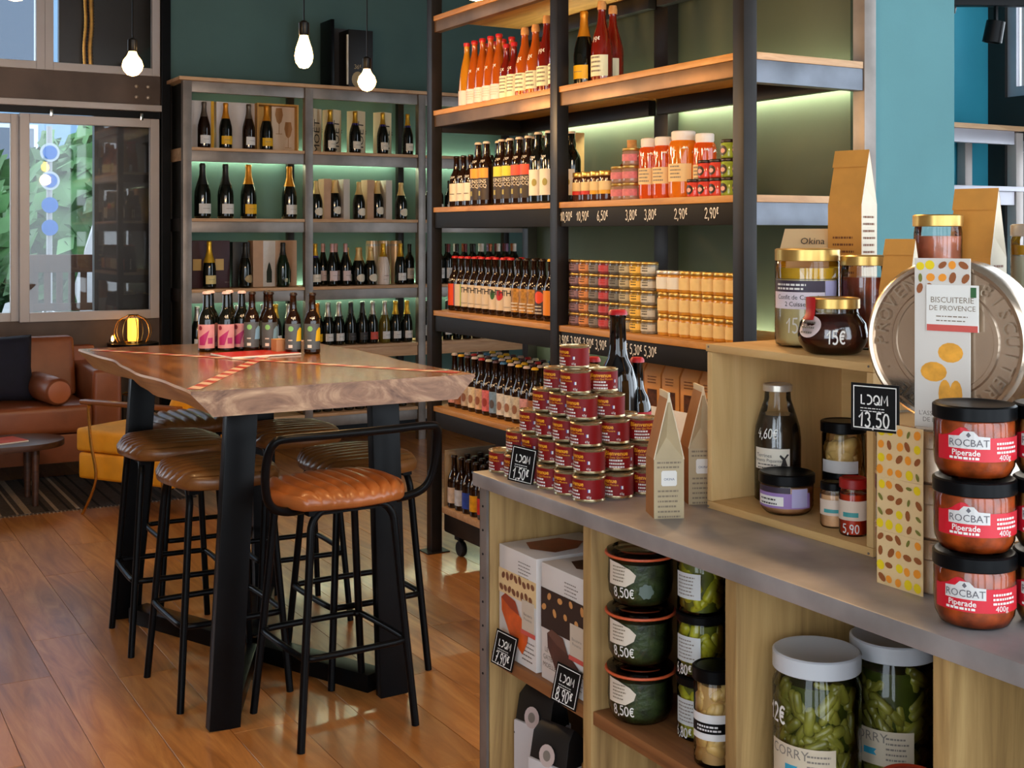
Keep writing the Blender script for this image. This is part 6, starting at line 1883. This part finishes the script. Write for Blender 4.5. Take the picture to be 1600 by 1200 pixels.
STL = [((1.493, 3.745), 0.06, 1, 'stool with tan ribbed leather seat and black back rail at the near table end'), ((1.262, 4.235), -PI / 2 + 0.03, 0, 'brown ribbed leather stool on the sofa side of the table, nearer end'), ((1.262, 4.845), -PI / 2 - 0.04, 0, 'brown ribbed leather stool on the sofa side of the table, further end'), ((1.757, 4.185), PI / 2 + 0.05, 0, 'brown ribbed leather stool on the tall-shelving side, nearer end'), ((1.752, 4.87), PI / 2 - 0.03, 0, 'brown ribbed leather stool on the tall-shelving side, further end'), ((1.51, 5.40), PI, 0, 'brown ribbed leather stool at the far table end')]
for (x, y), a, back, l in STL:
    t = thing('bar_stool', l, 'stool', (x, y, 0), a, 'bar stools')
    obj('seat', SEAT_A if back else SEAT_B, t)
    for k_ in LEGM:
        obj('leg', LEGM[k_], t)
    obj('footrest_ring', RINGM, t)
    obj('seat_frame', UNDER, t)
    if back:
        obj('back_rail', RAILM, t)

# ------------------------------------------------------------------ lounge corner
COG = mat('cognac_leather', (138, 76, 44), 0.4, 0, 0.2, 6, 0.06, 80)
t = thing('leather_sofa', 'cognac leather sofa below the window', 'sofa', (0.72, 8.40, 0))
part('base', MB().box(-1.05, 1.05, -0.36, 0.42, 0.14, 0.32), COG, t, 0.02)
for k in range(2):
    part('seat_cushion', MB().box(-0.88 + 0.885 * k, 0.0 + 0.885 * k - 0.005, -0.40, 0.22, 0.325, 0.50), COG, t, 0.04, seg=4)
    part('back_cushion', MB().add([(-.88 + .885 * k, .10, .50), (-.005 + .885 * k, .10, .50), (-.005 + .885 * k, .30, .50), (-.88 + .885 * k, .30, .50), (-.88 + .885 * k, .20, .88), (-.005 + .885 * k, .20, .88), (-.005 + .885 * k, .36, .88), (-.88 + .885 * k, .36, .88)], [(3, 2, 1, 0), (4, 5, 6, 7), (0, 1, 5, 4), (1, 2, 6, 5), (2, 3, 7, 6), (3, 0, 4, 7)]), COG, t, 0.04, seg=4)
for s in (-1, 1):
    part('arm', MB().box(s * 0.89 if s > 0 else -1.07, 1.07 if s > 0 else -0.89, -0.34, 0.42, 0.325, 0.70), COG, t, 0.03, seg=3)
    for yy in (-0.28, 0.34):
        part('leg', MB().lathe([(0.018, 0), (0.026, 0.14)], 12), BLACK, t, 0, 40, (s * 0.98, yy, 0))
part('backrest', MB().box(-1.05, 1.05, 0.37, 0.46, 0.325, 0.80), COG, t, 0.03)
t = thing('bolster', 'round cognac leather bolster lying at the sofa arm', 'cushion', (1.36, 8.20, 0.59), 0.12)
part('roll', MB().lathe([(0.0, -0.26), (0.06, -0.26), (0.082, -0.24), (0.085, 0), (0.082, 0.24), (0.06, 0.26), (0, 0.26)], 28), COG, t, 0, 50, None, (PI / 2, 0, 0))
part('end_button', MB().lathe([(0.065, 0.0), (0.067, 0.004), (0.06, 0.006), (0, 0.008)], 24), mat('cognac_button', (164, 90, 50), 0.4), t, 0, 50, (0, -0.259, 0), (PI / 2, 0, 0))


def pillow(name, label, loc, rot, w, h, th, m):
    bm = bmesh.new()
    n = 16
    g = {}
    for side in (-1, 1):
        for i in range(n + 1):
            for j in range(n + 1):
                s, u = -1 + 2 * i / n, -1 + 2 * j / n
                b_ = max(0, (1 - s ** 4) * (1 - u ** 4)) ** 0.5
                k = 1 - 0.06 * (1 - abs(s)) * abs(u) - 0.06 * (1 - abs(u)) * abs(s)
                g[side, i, j] = bm.verts.new((s * w / 2 * k, side * th / 2 * b_, h / 2 + u * h / 2 * k))
        for i in range(n):
            for j in range(n):
                q = [g[side, i, j], g[side, i + 1, j], g[side, i + 1, j + 1], g[side, i, j + 1]]
                bm.faces.new(q if side < 0 else q[::-1])
    bmesh.ops.remove_doubles(bm, verts=bm.verts, dist=1e-5)
    me = bpy.data.meshes.new(name)
    bm.to_mesh(me)
    bm.free()
    me.materials.append(m)
    me.shade_smooth()
    return tag(obj(name, me, None, loc, rot), label, 'cushion')


pillow('cushion', 'square navy velvet cushion leaning on the sofa back', (1.08, 8.30, 0.505), (-0.25, 0, 0.05), 0.46, 0.42, 0.15, mat('navy_velvet', (18, 20, 38), 0.85, 0, 0.25, 14))
pillow('cushion', 'pale cushion at the picture edge beside the navy one', (0.66, 8.24, 0.505), (-0.2, 0, 0.15), 0.40, 0.30, 0.13, mat('pale_linen', (196, 186, 176), 0.85, 0, 0.1, 14))
# rug with stripes
t = thing('striped_rug', 'dark woven rug with black and pale stripes under the coffee table', 'rug', (0, 0, 0.0005))
part('weave', MB().box(-0.9, 2.05, 7.30, 8.35, 0, 0.008), mat('grey_brown_weave', (74, 64, 58), 0.95, 0, 0.3, 60, 0.4, 200), t)
rd = random.Random(3)
x = -0.88
while x < 2.02:
    w = rd.choice((0.012, 0.02, 0.035))
    m_ = mat('black_stripe', (20, 18, 18), 0.95) if rd.random() < 0.65 else mat('pale_stripe', (168, 150, 130), 0.95, 0, 0.2, 80)
    part('stripe', MB().box(x, x + w, 7.30, 8.35, 0.0082, 0.0098), m_, t)
    x += w + rd.choice((0.03, 0.05, 0.075))
fr_ = MB()
for k in range(140):
    fr_.box(-0.9 + k * 0.021, -0.9 + k * 0.021 + 0.006, 7.275, 7.30, 0.001, 0.005)
part('fringe', fr_, mat('pale_stripe', (168, 150, 130), 0.95), t)['kind'] = 'stuff'
# coffee table
DW = wood('dark_walnut', (46, 26, 18), (72, 44, 30), (92, 60, 42), (1, 8, 8), 2, 0.4)
t = thing('coffee_table', 'low dark wooden coffee table with rounded end before the sofa', 'table', (0.70, 7.62, 0.01))
pts = [(-0.75, -0.24), (0.42, -0.24)] + [(0.42 + 0.24 * math.sin(PI * k / 12), -0.24 * math.cos(PI * k / 12)) for k in range(1, 12)] + [(0.42, 0.24), (-0.75, 0.24)]
n = len(pts)
mb = MB().add([(p, q, 0.325) for p, q in pts] + [(p, q, 0.36) for p, q in pts], [tuple(range(n - 1, -1, -1)), tuple(range(n, 2 * n))] + [(i, (i + 1) % n, n + (i + 1) % n, n + i) for i in range(n)])
part('table_top', mb, DW, t, 0.004)
for lx, ly in ((0.48, 0.14), (0.48, -0.14), (-0.66, 0.17), (-0.66, -0.17)):
    part('leg', MB().lathe([(0.017, 0), (0.024, 0.324)], 12), DW, t, 0, 40, (lx, ly, 0))
t = thing('magazine', 'red and white magazine lying on the coffee table', 'magazine', (0.98, 7.58, 0.3705), 0.3)
part('pages', MB().box(-0.15, 0.15, -0.10, 0.10, 0, 0.008), WHITE, t, 0.001)
part('cover', MB().box(-0.149, 0.149, -0.099, 0.099, 0.0082, 0.0092), mat('magazine_red', (206, 60, 30), 0.35, 0, 0.2, 8), t)
# yellow armchair, turned towards the sofa
YV = mat('mustard_velvet', (238, 162, 14), 0.75, 0, 0.12, 8, 0.05, 150)
BRS = mat('brass', (206, 160, 84), 0.25, 0.9)
fa = math.atan2(0.84, -0.55)       # facing direction
t = thing('armchair', 'mustard yellow armchair with brass legs beside the table', 'armchair', (1.84, 7.12, 0), fa + PI / 2, None)
# local: front is -y
part('seat_base', MB().box(-0.33, 0.33, -0.36, 0.33, 0.19, 0.335), YV, t, 0.02, seg=3)
part('seat_cushion', MB().add([(-.33, -.38, .34), (.33, -.38, .34), (.33, .28, .34), (-.33, .28, .34), (-.33, -.38, .47), (.33, -.38, .47), (.33, .28, .45), (-.33, .28, .45)], [(3, 2, 1, 0), (4, 5, 6, 7), (0, 1, 5, 4), (1, 2, 6, 5), (2, 3, 7, 6), (3, 0, 4, 7)]), YV, t, 0.025, seg=3)
part('backrest', MB().add([(-.33, .20, .455), (.33, .20, .455), (.33, .34, .42), (-.33, .34, .42), (-.33, .38, .82), (.33, .38, .82), (.33, .50, .80), (-.33, .50, .80)], [(3, 2, 1, 0), (4, 5, 6, 7), (0, 1, 5, 4), (1, 2, 6, 5), (2, 3, 7, 6), (3, 0, 4, 7)]), YV, t, 0.03, seg=3)
for s in (-1, 1):
    e = 0.355 * s
    part('front_leg', MB().tube(smooth_path([(e, -.30, 0), (e, -.20, .20), (e, -.235, .40), (e, -.255, .585), (e, -.24, .61)], 5), 0.0085, 8), BRS, t)
    part('rear_leg', MB().tube(smooth_path([(e, .32, 0), (e, .28, .22), (e, .30, .45), (e, .315, .61)], 5), 0.0085, 8), BRS, t)
    part('armrest', MB().bar((e, -.30, .625), (e, .40, .625), 0.05, 0.025), mat('armrest_wood', (132, 76, 32), 0.3, 0, 0.2, 9, coat=0.3), t, 0.008, seg=3)
# side table with lamp, lantern and glass
t = thing('side_table', 'slim black side table behind the sofa arm', 'side table', (2.0, 8.68, 0))
part('top', MB().lathe([(0, 0.79), (0.17, 0.79), (0.17, 0.81), (0, 0.81)], 28), BLACK, t)
part('column', MB().lathe([(0.02, 0.02), (0.02, 0.789)], 12), BLACK, t)
part('foot', MB().lathe([(0.15, 0), (0.15, 0.015), (0.02, 0.02), (0, 0.02)], 28), BLACK, t)
AMB = mat('amber_shade', (230, 160, 60), 0.4, emit=(255, 170, 60), estr=2.2)
t = thing('table_lamp', 'small amber glowing lamp in a wire dome on the side table', 'lamp', (2.0, 8.68, 0.8105))
part('base', MB().lathe([(0, 0), (0.06, 0), (0.06, 0.012), (0, 0.012)], 20), BRS, t)
part('glow_tube', MB().lathe([(0.032, 0.0125), (0.036, 0.03), (0.036, 0.155), (0.030, 0.165), (0, 0.165)], 20), AMB, t)
for k in range(8):
    a = 2 * PI * k / 8
    part('wire', MB().tube(smooth_path([(0.10 * math.cos(a), 0.10 * math.sin(a), 0.004), (0.125 * math.cos(a), 0.125 * math.sin(a), 0.07), (0.10 * math.cos(a), 0.10 * math.sin(a), 0.15), (0.035 * math.cos(a), 0.035 * math.sin(a), 0.185)], 4), 0.0028, 6), BRS, t)
part('collar', MB().lathe([(0.036, 0.182), (0.04, 0.186), (0.036, 0.192), (0, 0.192)], 18), BRS, t)
t = thing('tealight', 'tiny lit tealight glass beside the amber lamp', 'candle', (1.86, 8.66, 0.8105))
part('cup', MB().lathe([(0.018, 0), (0.02, 0.03)], 14), GLASS, t)
part('flame', MB().lathe([(0, 0.012), (0.009, 0.022), (0.010, 0.034), (0.004, 0.05), (0, 0.055)], 10), mat('flame', (255, 190, 90), 0.5, emit=(255, 180, 80), estr=25), t)
t = thing('wire_lantern', 'dark wire lantern with glass cylinder on the floor behind the armchair', 'lantern', (1.93, 8.22, 0))
part('base', MB().lathe([(0, 0), (0.11, 0), (0.11, 0.02), (0, 0.02)], 20), BLACK, t)
part('glass', MB().lathe([(0.07, 0.021), (0.07, 0.42)], 20), GLASS, t)
part('hoop', MB().tube([(0.1 * math.cos(2 * PI * k / 20), 0.1 * math.sin(2 * PI * k / 20), 0.52) for k in range(20)], 0.005, 6, True), BRS, t)
for k in range(6):
    a = 2 * PI * k / 6
    part('wire', MB().tube([(0.1 * math.cos(a), 0.1 * math.sin(a), 0.02), (0.1 * math.cos(a), 0.1 * math.sin(a), 0.52)], 0.004, 6), BLACK, t)

# ------------------------------------------------------------------ pendant bulbs (each lamp carries its own light)
FIL = mat('lit_bulb', (255, 214, 150), 0.3, emit=(255, 190, 104), estr=22)


def pendant(x, y, z, shape, label, power):
    t = thing('pendant_bulb', label, 'lamp', (x, y, z), 0, 'pendant bulbs')
    if shape == 'drop':
        pf = [(0, -0.062), (0.016, -0.058), (0.029, -0.040), (0.033, -0.018), (0.028, 0.010), (0.018, 0.040), (0.014, 0.055)]
    elif shape == 'globe':
        pf = [(0, -0.040), (0.020, -0.034), (0.034, -0.018), (0.040, 0.0), (0.034, 0.022), (0.020, 0.040), (0.014, 0.055)]
    part('bulb', MB().lathe(pf, 24), FIL, t, 0, 60)
    part('socket', MB().lathe([(0.016, 0.055), (0.019, 0.060), (0.019, 0.100), (0.008, 0.108), (0, 0.108)], 16), BLACK, t)
    part('cord', MB().tube([(0, 0, 0.107), (0, 0, 3.549 - z)], 0.0028, 6), BLACK, t)
    ld = bpy.data.lights.new('bulb_light', 'POINT')
    ld.energy = power
    ld.color = (1.0, 0.62, 0.28)
    ld.shadow_soft_size = 0.05
    lo = bpy.data.objects.new('bulb_light', ld)
    C.objects.link(lo)
    lo.parent = t
    lo.location = (0, 0, -0.12)


pendant(1.566, 4.21, 2.20, 'drop', 'glowing drop-shaped pendant bulb above the middle of the high table', 16)
pendant(2.117, 4.93, 2.20, 'globe', 'glowing globe pendant bulb before the wine shelving top', 16)
pendant(1.13, 4.91, 2.20, 'globe', 'glowing globe pendant bulb before the upper window', 16)
pendant(1.61, 3.0, 2.225, 'globe', 'pendant bulb at the top picture edge before the tall shelving', 16)
pendant(0.52, 3.63, 2.225, 'globe', 'pendant bulb at the top picture corner over the lounge', 16)
pendant(1.9, 2.3, 2.4, 'globe', 'pendant bulb hanging above the counter', 16)
